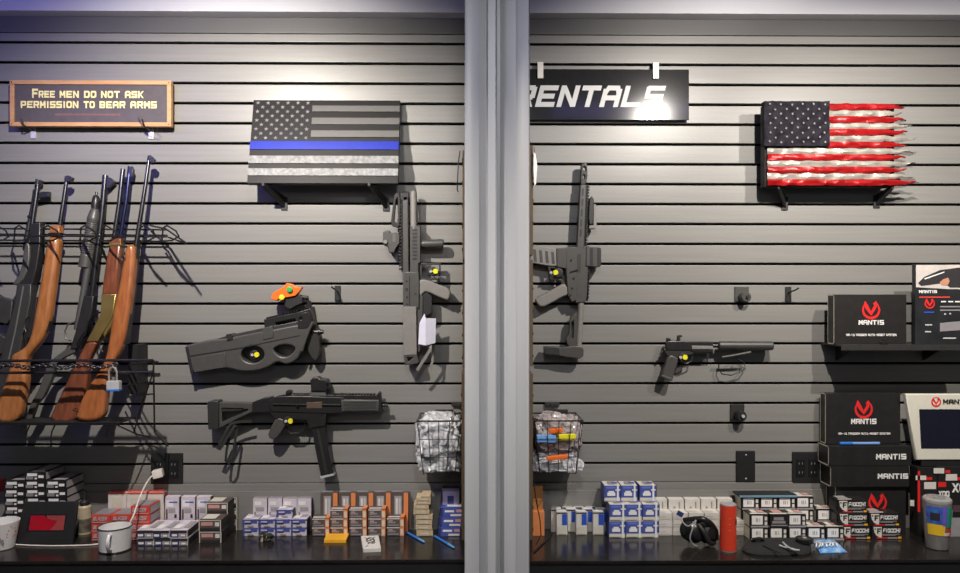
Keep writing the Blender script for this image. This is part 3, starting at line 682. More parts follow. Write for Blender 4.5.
poly(r, 'magazine', [(530, 246), (533, 244.5), (548, 247.5), (563, 250), (565.5, 266), (550, 266), (530, 262.6)], Y+.006, .026, M_polyl, .003)
g = MB()
for i in range(4): g.prof([(533+i*6, 249+i*.9), (536+i*6, 249.4+i*.9), (537+i*6, 262+i*.7), (534+i*6, 261.6+i*.7)], Y+.005, .003, M_polyg, .0006)
g.build('magazine_ribs', r)
poly(r, 'magazine_well', [(556.5, 248.5), (568, 247), (568.5, 269), (557, 267)], Y+.001, .036, M_polyg, .003)
poly(r, 'lower_receiver', [(566.5, 247), (578, 247), (577, 300), (572, 302), (568, 296), (567, 284), (566, 268)], Y+.0, .038, M_polyg, .003)
poly(r, 'upper_receiver', [(576.5, 246), (589, 246), (587, 296), (585.5, 302), (575.4, 303), (576, 270)], Y+.001, .036, M_polyg, .003)
g = MB(); g.prof([(585, 262), (590, 262), (588.2, 301), (584.4, 301)], Y+.008, .022, M_gun, .001)
for i in range(10): g.prof([(587.5-.1*i, 264+i*3.6), (590.6-.16*i, 264+i*3.6), (590.4-.16*i, 266+i*3.6), (587.3-.1*i, 266+i*3.6)], Y+.008, .022, M_gun, .0004)
g.build('receiver_rail', r)
g = MB(); g.prof([(577.6, 254), (581.4, 254), (580.4, 272), (576.8, 272)], Y-.0006, .003, M_poly, .0006)
for x, y in ((571.5, 260), (572.4, 288), (570.5, 295), (574, 278)): g.lathe([(.003, 0), (.004, .001), (.003, .003)], P(x, y, Y-.002), M_poly, 12, 'Y')
g.build('receiver_details', r)
g = MB(); g.ptube([(570.5, 272, Y-.003), (577.5, 269.8, Y-.005)], .0025, M_black); g.build('bolt_catch', r)
poly(r, 'holographic_sight', [(586.5, 246.5), (600, 246.8), (601.4, 249), (601.2, 265.5), (599, 267), (586, 266.2)], Y-.004, .045, M_polyg, .003)
g = MB(); g.prof([(590, 248), (593, 248), (593, 265.5), (590, 265.5)], Y-.005, .003, M_black, .0006); g.prof([(597.6, 247.6), (600.8, 248), (600.8, 266), (597.6, 266)], Y-.0055, .04, M_black, .001); g.build('sight_window', r)
poly(r, 'trigger_guard', [(548, 266), (567, 267), (567.5, 284), (563.5, 287), (560, 280.5), (550, 279.5)], Y+.012, .014, M_poly, .001, [[(550.5, 268), (565, 269), (565.5, 283), (561.5, 279), (551, 277.5)]])
poly(r, 'grip', [(564, 283), (569, 289), (569, 294.5), (562, 297), (553, 302.4), (541.5, 308), (536.5, 303), (534.8, 298.5), (547, 292.5), (557, 286.5)], Y+.004, .032, M_polyl, .006, (), 1)
MB().ptube([(581, 300, Y+.016), (579.6, 330, Y+.016), (578.4, 352, Y+.016)], .0115, M_polyl, 18).build('buffer_tube', r)
poly(r, 'stock', [(570.5, 318), (574, 314), (577.5, 313), (577, 348), (570, 348), (567, 343), (566, 338), (569, 334)], Y+.006, .026, M_polyg, .002, [[(571.5, 322), (574, 320), (573.4, 338), (571, 338)]])
poly(r, 'butt_pad', [(544, 346.5), (560, 347), (560, 355.5), (544.5, 354.5)], Y+.002, .034, M_poly, .003)
poly(r, 'butt_toe', [(559, 347.5), (575, 346), (582, 346.5), (583.8, 350), (583.6, 356), (580, 358.6), (568, 357.4), (559, 355.6)], Y+.001, .036, M_polyg, .003)
g = MB()
for px, py in [(581, 220), (576, 290)]: q = P(px, py, -.03); g.box((q.x-.012, -.03, q.z-.012), (q.x+.012, .004, q.z+.012), M_black, .001)
g.build('wall_mount', r)
gun_lock(558.5, 272.8, Y+.0, 'round trigger lock with a yellow disc on the upright carbine', -.022)

# ------------------------------------------------------------------ pistol with a long suppressor
Y = -.054
r = thing('suppressed_pistol', 'dark pistol with a long round suppressor pointing right', 'gun', P(705, 345, Y))
poly(r, 'slide', [(666.5, 345.5), (668, 341), (679, 341), (713, 341.6), (713.2, 352.6), (694, 352.4), (690, 350.6), (665.5, 350.4)], Y, .026, M_gun, .003)
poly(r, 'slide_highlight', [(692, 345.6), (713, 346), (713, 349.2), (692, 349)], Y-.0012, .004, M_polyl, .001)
poly(r, 'frame', [(664, 349), (693, 350), (713, 351.5), (712.5, 353.4), (694, 353.4), (691.5, 355), (683, 355.5), (678.5, 360), (670, 360), (667, 355)], Y+.003, .022, M_poly, .002)
poly(r, 'grip', [(669, 354), (678, 358), (678.5, 361), (675, 371), (673.2, 379.8), (668, 379.4), (661.8, 375.4), (664.5, 368)], Y-.001, .028, M_polyg, .005, (), 1)
poly(r, 'magazine_base', [(662, 374.4), (673.4, 378.6), (672.2, 381), (669, 381), (661.2, 377)], Y-.003, .032, M_polyg, .003)
g = MB(); g.ptube([(679, 359.5, Y+.013), (681, 363, Y+.013), (687, 363.4, Y+.013), (691.5, 361, Y+.013), (692.6, 354.5, Y+.013)], .0028, M_poly); g.build('trigger_guard', r)
g = MB(); g.prof([(666.4, 341.4), (667.4, 338), (670, 338), (671.5, 341.4)], Y+.006, .014, M_gun, .001); g.build('rear_sight', r)
poly(r, 'red_dot_sight', [(677.5, 341.5), (678.4, 335.6), (682, 335.2), (682.4, 337), (680.6, 337.2), (680.4, 341.5)], Y+.004, .018, M_black, .0008)
MB().ptube([(712.5, 345.8, Y+.013), (719, 345.8, Y+.013)], .0075, M_steel, 16).build('threaded_barrel', r)
MB().ptube([(718.2, 345.6, Y+.013), (719, 345.6, Y+.013), (720.5, 345.6, Y+.013), (771.5, 345.8, Y+.013), (772.4, 345.8, Y+.013)], [.013, .0165, .0172, .0172, .015], M_alud if False else mat('suppressor_grey', (.062, .060, .058), .42, metal=.3), 28).build('suppressor', r)
g = MB()
for i in range(5): g.prof([(669+i*1.6, 342.4), (669.8+i*1.6, 342.4), (669.4+i*1.6, 348.6), (668.6+i*1.6, 348.6)], Y-.0006, .002, M_black, .0002)
g.build('slide_serrations', r)
g = MB(); g.ptube([(664, 350.5, Y+.013), (661.5, 352, Y+.013), (660, 355, Y+.013)], .004, M_poly); g.build('hammer', r)
g = MB()
for px, py in [(678, 346), (700, 348)]: q = P(px, py, -.03); g.box((q.x-.012, -.04, q.z-.012), (q.x+.012, .004, q.z+.012), M_black, .001)
g.build('wall_mount', r)
gun_lock(683.5, 357.6, Y-.004, 'round trigger lock with a yellow disc on the suppressed pistol', -.006)
q = P(735, 355, -.02)
r = thing('display_hook', 'grey peg with a wire loop on the wall under the suppressor', 'hook', q)
MB().ptube([(722, 357.2, -.05), (736, 355, -.06), (751, 352, -.065)], .0042, M_polyg, 10).build('bar', r)
MB().tube([P(736, 355, -.06), P(736, 357, 0)], .003, M_wire).build('peg', r)
MB().ptube([(719, 364, -.02), (718.5, 369, -.025), (722, 374, -.03), (731, 375.2, -.03), (741, 371.5, -.03), (745, 366.5, -.025), (744, 362.5, -.02), (736, 357.5, -.012)], .0025, M_wire).build('wire_loop', r)

# ------------------------------------------------------------------ rifles standing in the wire rack
LEAN = .00044
def tube2(root, name, pts, r0, m, Y, seg=16):
    g = MB(); g.ptube([(x, y, Y) for x, y in pts], r0, m, seg); return g.build(name, root)
# black rifle at the far left
Y = -.150
r = thing('black_rifle', 'black military style rifle, leftmost gun standing in the wall rack', 'gun', P(10, 380, Y))
tube2(r, 'barrel', [(38.3, 181), (36, 198), (31.5, 228), (28.5, 250)], .0085, M_steel, Y+.015)
tube2(r, 'flash_hider', [(38.6, 180), (37.6, 186)], .0105, M_gun, Y+.015)
tube2(r, 'gas_tube', [(35.5, 190), (33.5, 204), (26, 240)], .0085, M_gun, Y+.022)
g = MB(); g.prof([(35.8, 181), (37, 179), (41, 180.5), (40.6, 184), (36, 184)], Y+.006, .018, M_gun, .001); g.prof([(38.5, 192.8), (42, 191.5), (48.5, 191.6), (48.5, 196.4), (42.5, 197.4), (38, 198.5)], Y+.004, .02, M_gun, .002); g.build('front_sight', r)
tube2(r, 'bayonet_lug', [(28, 217), (30.5, 216.5)], .006, M_gun, Y+.015)
poly(r, 'handguard', [(24, 242.5), (29.5, 242), (29.5, 262), (25, 277), (17.5, 285.5), (12.2, 285), (13.5, 281.5), (20.5, 271.5)], Y, .036, M_polyg, .006, (), 1)
poly(r, 'front_receiver', [(29, 224), (40, 222), (40, 245), (36.5, 268), (28, 298), (16, 300), (17, 284), (26, 275), (29.5, 260)], Y+.006, .035, M_gun, .004)
poly(r, 'receiver', [(16.5, 284), (31, 284), (30.5, 300), (22, 340), (10, 392), (-6, 392), (4, 340), (14, 305)], Y+.002, .040, M_poly, .004)
poly(r, 'cover_line', [(22.5, 286), (24, 286), (16, 330), (9, 360), (7.5, 360), (14.5, 330)], Y+.0, .004, M_alud, .0006)
poly(r, 'magazine', [(-8, 292), (0, 297), (12.5, 300), (10.5, 318), (6, 324), (-8, 321)], Y+.006, .028, M_poly, .003)
poly(r, 'grip', [(-9, 332), (0, 334), (6, 338), (4, 352), (-3, 356), (-16, 352)], Y+.006, .030, M_poly, .004)
poly(r, 'stock', [(-6, 372), (8, 372), (3, 396), (-2, 423.2), (-22, 423.2), (-14, 396)], Y+.002, .036, M_poly, .005)
# carbine with a light wood stock
Y = -.200
r = thing('wooden_carbine', 'carbine with a full light orange wood stock, second gun from the left', 'gun', P(12, 423, Y))
tube2(r, 'barrel', [(67, 177.5), (64, 199), (59.5, 228)], [.0065, .0075, .0082], M_steel, Y+.018)
g = MB(); g.prof([(64.5, 176), (68, 175.4), (71.8, 177.5), (70.8, 181), (67.8, 181.5), (64.2, 180.6)], Y+.008, .02, M_gun, .001); g.build('front_sight', r)
poly(r, 'hand_guard', [(49.5, 225.5), (59, 224.5), (59.6, 233.5), (48.2, 233.5)], Y-.0, .034, M_w1, .008)
poly(r, 'barrel_band', [(48, 232.8), (59.8, 232.6), (59.6, 236.2), (47.4, 236.4)], Y-.002, .038, M_steel, .002)
poly(r, 'stock', [(46.5, 236), (58.2, 236), (57, 252), (54, 276), (50.8, 300), (48.4, 318), (44.6, 331), (38.6, 343), (30, 352.5), (25, 360), (24.5, 374), (25.6, 378), (23, 395), (17.5, 423.4), (-9, 423.4), (-2, 396), (6, 376), (9.5, 362), (10, 355), (17, 351.5), (24.5, 346.5), (28.8, 338), (32.4, 322), (36, 300), (39.6, 280), (43.6, 256)],
     Y, .044, M_w1, .014, (), 2)
poly(r, 'receiver', [(37, 297), (35, 318), (30, 338), (26, 338), (29.5, 318), (33, 298)], Y+.006, .03, M_gun, .002)
g = MB(); g.ptube([(31, 316, Y+.018), (26, 319, Y+.018), (24, 326, Y+.018), (26, 332, Y+.018), (30, 331, Y+.018)], .0028, M_gun); g.build('trigger_guard', r)
poly(r, 'rear_receiver', [(50.5, 296), (52.5, 296), (48, 331.5), (45, 331.5)], Y+.012, .025, M_gun, .001)
# pump shotgun
Y = -.140; LEAN = .00038
r = thing('pump_shotgun', 'black pump shotgun with a ribbed grey fore grip, middle of the rack', 'gun', P(40, 420, Y))
tube2(r, 'barrel', [(105.5, 175.5), (102, 215), (96, 262), (92, 297)], .0105, M_steel, Y+.02)
poly(r, 'front_sight', [(107, 177), (109.5, 177.4), (114.6, 181.6), (112, 184), (108, 187.8), (106, 187.5)], Y+.01, .018, M_gun, .001)
tube2(r, 'magazine_tube', [(96, 210), (92.8, 240), (84, 290), (77, 330)], .0115, M_polyg, Y+.012)
tube2(r, 'tube_cap', [(96.4, 192), (96.4, 195.4), (96.1, 196), (96, 198), (95.8, 202), (95.2, 206), (95, 212)], [.004, .0045, .009, .0125, .0145, .0145, .012], M_gun, Y+.012)
g = MB(); pts = []; rr = []
for i in range(150):
    t = i/149; pts.append((95.2-10.4*t, 209+58.5*t, Y+.012)); base = .0125+.0095*min(1, t/.16)**.6
    rr.append(base-(.0010*(1+math.sin(t*2*PI*26)) if .2 < t < .78 else 0)+(0.001 if t > .8 else 0))
g.ptube(pts, rr, M_polyg, 20); g.build('fore_grip', r)
poly(r, 'receiver', [(83.5, 296), (93.5, 296), (92, 310), (86, 334), (80, 349), (70, 349), (75.5, 330)], Y-.002, .036, M_gun, .004)
g = MB(); g.ptube([(75, 322, Y+.014), (68, 324, Y+.014), (65, 331, Y+.014), (66, 339, Y+.014), (71, 341, Y+.014)], .003, M_polyg); g.build('trigger_guard', r)
poly(r, 'folding_stock', [(70, 346), (75, 348), (74.5, 352.5), (62, 358.5), (56, 364), (52, 377), (43.6, 396), (36.5, 404), (29.8, 422.5), (24.5, 422.5), (30, 404), (33.5, 398.5), (39, 388), (46, 368), (53, 358.5)], Y+.004, .022, M_polyg, .003)
# lever action
Y = -.178; LEAN = .00044
r = thing('lever_action_rifle', 'lever action rifle with a brass receiver and dark red wood', 'gun', P(60, 423, Y))
tube2(r, 'barrel', [(130, 166.5), (126.5, 200), (119.8, 240)], .0078, mat('deep_blued_steel', (.026, .032, .075), .22, metal=.8), Y+.026)
tube2(r, 'magazine_tube', [(123, 169), (119, 205), (113.5, 241)], .0082, M_steel, Y+.014)
poly(r, 'front_sight', [(128, 167), (131, 166), (133, 169), (132, 176), (129.5, 177)], Y+.016, .016, M_gun, .001)
poly(r, 'fore_stock', [(109, 243.5), (120.6, 243), (119, 262), (115.8, 294.6), (101.4, 294.6), (102.5, 280), (106, 258)], Y, .036, M_w2, .010)
poly(r, 'fore_tip', [(110, 238), (120.8, 237.6), (120.6, 243.8), (108.9, 244.2)], Y-.001, .034, M_w2, .006)
poly(r, 'brass_band', [(108.9, 242.8), (120.8, 242.4), (120.6, 245.6), (108.4, 246)], Y-.002, .039, M_brass, .002)
poly(r, 'receiver', [(101.4, 294), (115.8, 294.2), (113.6, 310), (111.4, 319), (103.5, 331.5), (97.8, 341.5), (86, 341.5), (93, 329), (100.4, 313)], Y-.001, .034, M_brass, .003)
poly(r, 'receiver_edge', [(111.6, 319), (113.8, 310), (115.2, 310), (112.8, 322), (104, 338), (103, 331.6)], Y+.004, .026, M_brass, .002)
g = MB(); g.ptube([(100.5, 312, Y+.016), (93, 315.5, Y+.014), (88.5, 322, Y+.014), (86.5, 330, Y+.014), (80.5, 338, Y+.012), (77, 344.5, Y+.012), (77.5, 346, Y+.012), (80, 344.5, Y+.012), (88, 337, Y+.012)], .0032, M_steel); g.build('lever_loop', r)
g = MB(); g.ptube([(97, 318, Y+.016), (95.5, 322.5, Y+.016), (97.5, 326, Y+.016)], .0025, M_gun); g.build('trigger', r)
poly(r, 'stock', [(86.4, 340.8), (98, 340.8), (92, 352), (86.5, 364), (87, 380), (83, 398), (76.6, 423.2), (46.4, 423.2), (58, 398), (68.4, 377), (75.4, 361), (80, 352)], Y, .040, M_w2, .012, (), 1)
# sporting rifle at the right end
Y = -.222
r = thing('sporting_rifle', 'slim rifle with a bright orange brown stock, rightmost gun in the rack', 'gun', P(90, 422, Y))
tube2(r, 'barrel', [(149.5, 156), (146, 182), (136, 246)], [.0062, .007, .0088], M_steel, Y+.02)
poly(r, 'front_sight', [(148, 155.5), (150.5, 155.4), (154.4, 159), (153.8, 162), (151, 162.6), (148.4, 160)], Y+.012, .016, M_gun, .001)
poly(r, 'action', [(133.5, 240), (137.4, 240), (134.6, 275), (129.5, 318), (126, 344), (121, 345), (126, 300)], Y+.016, .03, M_gun, .002)
poly(r, 'stock', [(125.6, 245.5), (130, 243.6), (134.4, 246), (133.4, 268), (131, 292), (127.6, 316), (124, 338), (119.2, 352), (113.2, 361), (110.6, 368), (106.6, 380), (104.8, 400), (102.4, 421.8), (71.8, 421.8), (79, 402), (88.6, 384), (98, 372), (104, 360), (106.6, 348), (109.8, 330), (112.6, 312), (116.6, 292), (120.4, 274), (123, 256)],
     Y, .042, M_w3, .013, (), 2)
g = MB(); g.ptube([(121, 257.4, Y-.004), (124, 256, Y-.006), (125, 258.6, Y-.006), (122, 260, Y-.005)], .0018, M_steel, 6, True); g.ptube([(72.5, 410, Y-.002), (75, 408.6, Y-.006), (78.5, 409.4, Y-.006), (77, 411.8, Y-.005)], .0018, M_steel, 6, True); g.build('sling_swivel', r)
g = MB(); g.ptube([(106.5, 338, Y+.02), (101, 341, Y+.02), (99, 348, Y+.02), (103, 352, Y+.02)], .0028, M_gun); g.build('trigger_guard', r)

# ------------------------------------------------------------------ rack wires
LEAN = 0.
r = thing('wire_gun_rack', 'black wire rack arms holding the rifle barrels on the left wall', 'rack', P(70, 245, -.01))
g = MB()
for y, Yy in ((229, -.03), (236, -.10), (240.5, -.03)): g.ptube([(-20, y-.5, Yy), (166, y+.8, Yy)], .0032, M_wire)
g.build('rail', r)
g = MB()
for i, x in enumerate((-8, 14, 43, 80, 101, 139, 162)):
    g.ptube([(x, 241, -.0), (x, 241, -.03), (x+1, 228, -.12), (x+5, 225.5, -.20), (x+14, 231, -.225), (x+17, 236.5, -.215), (x+10, 240.5, -.16), (x+1, 241, -.06)], .0030, M_wire)
g.build('fork', r)
g = MB(); g.ptube([(150, 225.5, -.03), (166, 229, -.10), (184, 241.5, -.21), (186.5, 243.5, -.22)], .0032, M_wire); g.ptube([(165, 236, -.04), (176, 240, -.14), (186, 243, -.22)], .003, M_wire); g.build('end_arm', r)
r = thing('butt_shelf', 'black wire shelf rack carrying the rifle butts on the left wall', 'rack', P(70, 425, -.01))
MB().box((P(-40, 425, -.24).x, -.24, P(0, 424.6, -.24).z), (P(117.5, 425, -.24).x, -.10, P(0, 424.6, -.24).z+.004), M_black, .001).box((P(-40, 425, -.24).x, -.24, P(0, 425.6, -.24).z), (P(117.5, 425, -.24).x, -.237, P(0, 422.2, -.24).z), M_black, .0008).build('tray', r)
g = MB()
for y, Yy in ((361, -.25), (373, -.25), (362, -.05)): g.ptube([(-40, y, Yy), (153 if Yy < -.1 else 158, y-(.8 if Yy < -.1 else 0), Yy)], .0048, M_wire)
g.build('rail', r)
g = MB()
g.ptube([(153.5, 360, -.25), (154.5, 432, -.24)], .0032, M_wire); g.ptube([(153.5, 372, -.25), (142, 404, -.13), (134, 432, -.05)], .0028, M_wire)
g.ptube([(117, 425, -.24), (136, 434, -.12), (150, 437, -.02)], .0028, M_wire); g.ptube([(154.5, 432, -.24), (160, 438, -.16), (168, 446, -.03)], .0028, M_wire)
for y in (363, 372, 383, 395): g.ptube([(124, y+3, -.05), (140, y, -.2), (153, y-1, -.25)], .0026, M_wire)
for x in (-20, 30, 55, 110): g.ptube([(x, 425, -.23), (x-3, 431, -.12), (x-4, 436, -.01)], .0028, M_wire)
g.build('side_frame', r)
g = MB()
for x in (140,): g.box((P(x, 360, -.03).x-.016, -.09, P(x, 392, -.03).z), (P(x, 360, -.03).x+.016, .004, P(x, 344, -.03).z), M_black, .001)
g.build('wall_bracket', r)
g = MB(); n = 44
q = P(60, 363, -.262); r = thing('chain', 'dark steel chain strung across the rifle butts to the padlock', 'chain', q)
for i in range(n):
    x = -16+i*3.05; y = 364.6+2.2*math.sin(i*.55)*abs(math.sin(i*.31)); a_ = 0 if i % 2 else PI/2; c = P(x, y+1.5, -.262)
    pts = []
    for k in range(10):
        t = 2*PI*k/10; u = .0092*math.cos(t); v = .0062*math.sin(t); pts.append(c+Vector((u, v*math.sin(a_), v*math.cos(a_))))
    g.tube(pts, .0024, M_gun, 6, True)
g.build('links', r)
q = P(112.5, 391, -.275); r = thing('padlock', 'silver padlock hanging from the chain in front of the rightmost rifle butt', 'padlock', q)
pa, pb_ = P(106.3, 390.8, -.283), P(119.2, 381, -.283)
MB().box((pa.x, -.285, pa.z), (pb_.x, -.262, pb_.z), M_silver, .003).build('body', r)
MB().box((pa.x-.0005, -.2855, pa.z-.002), (pb_.x+.0005, -.2615, pa.z+.006), M_pen, .002).build('bumper', r)
g = MB(); g.ptube([(109, 382, -.273), (108.8, 372, -.273), (110, 368.5, -.273), (112.8, 367, -.273), (115.5, 368.5, -.273), (116.8, 372, -.273), (116.8, 382, -.273)], .0032, M_chrome, 10); g.build('shackle', r)

# ------------------------------------------------------------------ wire baskets with bags
def basket(x0, x1, label, glabel, colour, bl, tint):
    Yf, Yb = -.20, -.02
    zt_, zb_ = P(0, 422, Yf).z, P(0, 478, Yf).z
    xa, xb = P(x0, 422, Yf).x, P(x1, 422, Yf).x; ins = .02
    r = thing('wire_basket', label, 'basket', ((xa+xb)/2, (Yf+Yb)/2, zb_), 'wire baskets on the wall')
    g = MB(); zc_ = zt_+.008
    g.tube([(xa, Yf, zt_), (xb, Yf, zt_), (xb, Yb, zt_), (xa, Yb, zt_)], .0028, M_wire, 8, True); g.build('rim', r)
    g = MB(); n = 5
    for k in range(n):
        t = k/(n-1); x = xa+(xb-xa)*t; xi = xa+ins+(xb-xa-2*ins)*t
        g.tube([(x, Yf, zt_), (xi, Yf+.025, zb_+.012), (xi, Yf+.04, zb_), (xi, Yb, zb_), (x, Yb, zt_)], .0015, M_wire, 6)
    for k in range(1, 4):
        y = Yf+(Yb-Yf)*k/4; g.tube([(xa, y, zt_), (xa+ins, y, zb_), (xb-ins, y, zb_), (xb, y, zt_)], .0015, M_wire, 6)
    for k in (1, 2):
        t = k/3; e = ins*t; z = zt_+(zb_-zt_)*t; g.tube([(xa+e, Yf+.025*t, z), (xb-e, Yf+.025*t, z), (xb-e, Yb, z), (xa+e, Yb, z)], .0015, M_wire, 6, True)
    g.build('mesh', r)
    MB().box((xa+.05, -.026, zt_-.01), (xb-.03, -.004, zt_+.012), M_black, .001).build('hanger_plate', r)
    mb_bag = []
    def bag(cx, cy, cz_, rx, ry, rz, m, lb, seed):
        bm = bmesh.new(); bmesh.ops.create_icosphere(bm, subdivisions=5, radius=1)
        for v in bm.verts:
            d = v.co.copy(); k = 1+.22*noise.noise(d*2.0+Vector((seed, 0, 0)))+.12*noise.noise(d*6+Vector((0, seed, 0)))+.05*noise.noise(d*15)
            p = Vector([math.copysign(abs(c)**.7, c) for c in d])*k
            v.co = Vector((cx+p.x*rx, max(Yf-.012, min(Yb-.004, cy+p.y*ry)), max(zb_+.004, cz_+p.z*rz)))
        bm.verts.index_update(); g = MB(); g.geo([v.co.copy() for v in bm.verts], [[v.index for v in f.verts] for f in bm.faces], m); bm.free()
        tag(g.build('plastic_bag', origin=(cx, cy, cz_-rz)), lb, 'bag', glabel)
    for b in bl: bag(*b)
    return xa, xb, zb_, zt_
a = P(420, 450, -.2); c = lambda px, py: P(px, py, -.12)
B1 = [(c(439, 0).x, -.085, c(0, 463).z, .080, .072, .056, M_bag, 'crumpled clear plastic bag at the bottom of the left wire basket', 1.),
      (c(439, 0).x, -.095, c(0, 438).z, .082, .080, .082, M_bag, 'large crumpled clear plastic bag filling the left wire basket', 4.)]
basket(417, 460.5, 'black wire basket of clear bags left of the grey upright', 'bags in the left basket', 0, B1, 0)
B2 = [(c(556, 0).x, -.085, c(0, 465).z, .090, .072, .045, M_bag, 'crumpled clear plastic bag at the bottom of the right wire basket', 2.),
      (c(558, 0).x, -.090, c(0, 436).z, .080, .072, .075, M_bag2, 'brownish clear plastic bag with coloured items in the right wire basket', 7.)]
basket(535, 583, 'black wire basket with coloured items right of the grey upright', 'bags in the right basket', 1, B2, 0)
for x0, x1, y0, y1, m, lb in ((558, 576, 441, 434.5, M_yel, 'yellow plastic strip in the bag of the right wire basket'), (536, 556, 442.5, 435, mat('strip_sky_blue', (.16, .38, .78), .4), 'pale blue plastic strip in the bag of the right wire basket'),
                          (549, 563, 434, 429, M_orange, 'orange plastic piece above the strips in the right wire basket'), (547, 568, 461, 456.5, M_orange, 'orange plastic piece low in the right wire basket')):
    a, b = P(x0, y0, -.188), P(x1, y1, -.188); mm = Matrix.Translation(a) @ Matrix.Rotation(random.uniform(-.12, .04), 4, 'Y')
    tag(MB(mm).box((0, 0, 0), (b.x-a.x, .014, b.z-a.z), m, .004).build('plastic_strip', origin=a), lb, 'strip')
for px, s, lb in ((459, 1, 'small dark slat clip above the left wire basket'), (552, 1, 'small dark slat clip above the right wire basket')):
    q = P(px, 404, -.006); tag(MB().box((q.x-.028, -.012, q.z-.008), (q.x+.028, .004, q.z+.008), M_poly, .002).box((q.x-.006, -.020, q.z-.006), (q.x+.006, -.01, q.z+.004), M_poly, .001).build('slat_clip', origin=q), lb, 'clip')
q = P(459, 192, -.30)
tag(MB().ptube([(460, 151, -.31), (458.6, 160, -.312), (457.6, 178, -.312), (457.2, 190, -.31), (458.4, 192, -.308)], .0022, M_wire, 6).build('hanging_cord', origin=q), 'thin black cord hanging at the top of the left board edge', 'cord')
q = P(535, 170, -.30)
g = MB(); g.prof([(533.6, 152), (535.6, 154), (537.4, 166), (536, 184), (534.4, 186), (533.4, 170)], -.31, .004, M_white, .001); g.ptube([(534.2, 147, -.31), (534.4, 153, -.308)], .001, M_wire, 5)
tag(g.build('paper_tag', origin=q), 'small white paper tag hanging at the top of the right board edge', 'tag')

# ------------------------------------------------------------------ cartons on the counters
class Carton:
    def __init__(s, name, cat, w, d, h, m, patches=(), text=(), bev=.0012, sides={}):
        g = MB(); g.box((-w/2, -d/2, 0), (w/2, d/2, h), m, bev)
        e = .0006
        fc = {'F': lambda u, v: (-w/2+u*w, -d/2-e, v*h), 'T': lambda u, v: (-w/2+u*w, -d/2+v*d, h+e), 'R': lambda u, v: (w/2+e, -d/2+u*d, v*h), 'L': lambda u, v: (-w/2-e, d/2-u*d, v*h)}
        for f, mm in sides.items():
            k = .012; g.quad(*[fc[f](*q) for q in ((k, .03), (1-k, .03), (1-k, .97), (k, .97))], mm)
        e = .0009
        for f, u0, v0, u1, v1, mm in patches: e += .0002; g.quad(*[fc[f](*q) for q in ((u0, v0), (u1, v0), (u1, v1), (u0, v1))], mm)
        for t, u0, u1, v, hh, mm, *sh in text:
            n = sum(.45 if c == 'I' else .75 if c == ' ' else 1 for c in t); gp = .22; wd = (u1-u0)*w/(n+gp*(len(t)-1))
            g.text(t, -w/2+u0*w, v*h, -d/2-.0016, hh*h, wd, mm, gap=gp, tx=.24, tz=.2, shear=sh[0] if sh else 0)
        s.o = g.build(name); s.used = False; s.w, s.d, s.h, s.cat = w, d, h, cat
    def put(s, x, yf, z, label, group=None, rz=0., rx=0.):
        if s.used: o = s.o.copy(); COL.objects.link(o)
        else: o = s.o; s.used = True
        o.location = (x, yf+s.d/2, z); o.rotation_euler = (rx, 0, rz); tag(o, label, s.cat)
        if group: o['group'] = group
        elif 'group' in o: del o['group']
        return o
ORD = ['bottom', 'second', 'third', 'fourth', 'fifth', 'sixth', 'seventh', 'eighth', 'ninth']
def lay(i, n): return 'bottom' if i == 0 else 'top' if i == n-1 else ORD[i]+' from the bottom'
def only(i, n): return 'single' if n == 1 else lay(i, n)
def jit(a): return random.uniform(-a, a)
SPX = 80
def YB(py): return GZ(SPX, py, CZ).y           # depth of a point on the worktop seen at row py
def pxw(n, Y): return n*(Y+D)/FPX
def XP(px, Y): return P(px, 300, Y).x

# black and grey cartons, far left
Yf = -.122; w_, h_ = pxw(20.2, Yf), pxw(8.45, Yf)
C1 = Carton('cartridge_box', 'box', w_-.001, .118, h_-.0006, M_card, [('F', .06, .12, .42, .5, M_gr), ('F', .12, .52, .62, .86, M_white), ('F', .68, .3, .95, .62, M_white), ('F', .5, .14, .62, .34, M_white), ('T', .3, .04, .95, .96, M_cg), ('R', 0.02, .1, .98, .92, M_cg)])
G1 = 'black and grey cartridge boxes at the far left'
for col, (px, n, cn) in enumerate(((14.8, 7, 'left'), (35.4, 8, 'middle'), (56, 7, 'right'))):
    for i in range(n):
        C1.put(XP(px, Yf)+(jit(.0015) if i else 0), Yf+jit(.002), CZ+i*h_, f'black and grey cartridge box, {lay(i, n)}, {cn} column at far left', G1, jit(.006))
# red object at the left edge
q = GZ(-4, 524, CZ); yq = YB(530)
r = thing('red_case', 'dark red upright case at the left edge beside the grey cartons', 'case', (XP(-6, yq), yq+.03, CZ))
x1 = XP(4.6, yq); zt_ = P(SPX, 480, yq).z
MB().box((x1-.10, yq, CZ), (x1, yq+.06, zt_), mat('dark_red', (.35, .01, .02), .4), .004).build('body', r); MB().box((x1-.098, yq+.002, zt_-.0005), (x1-.002, yq+.058, zt_+.004), M_red, .002).build('lid', r)
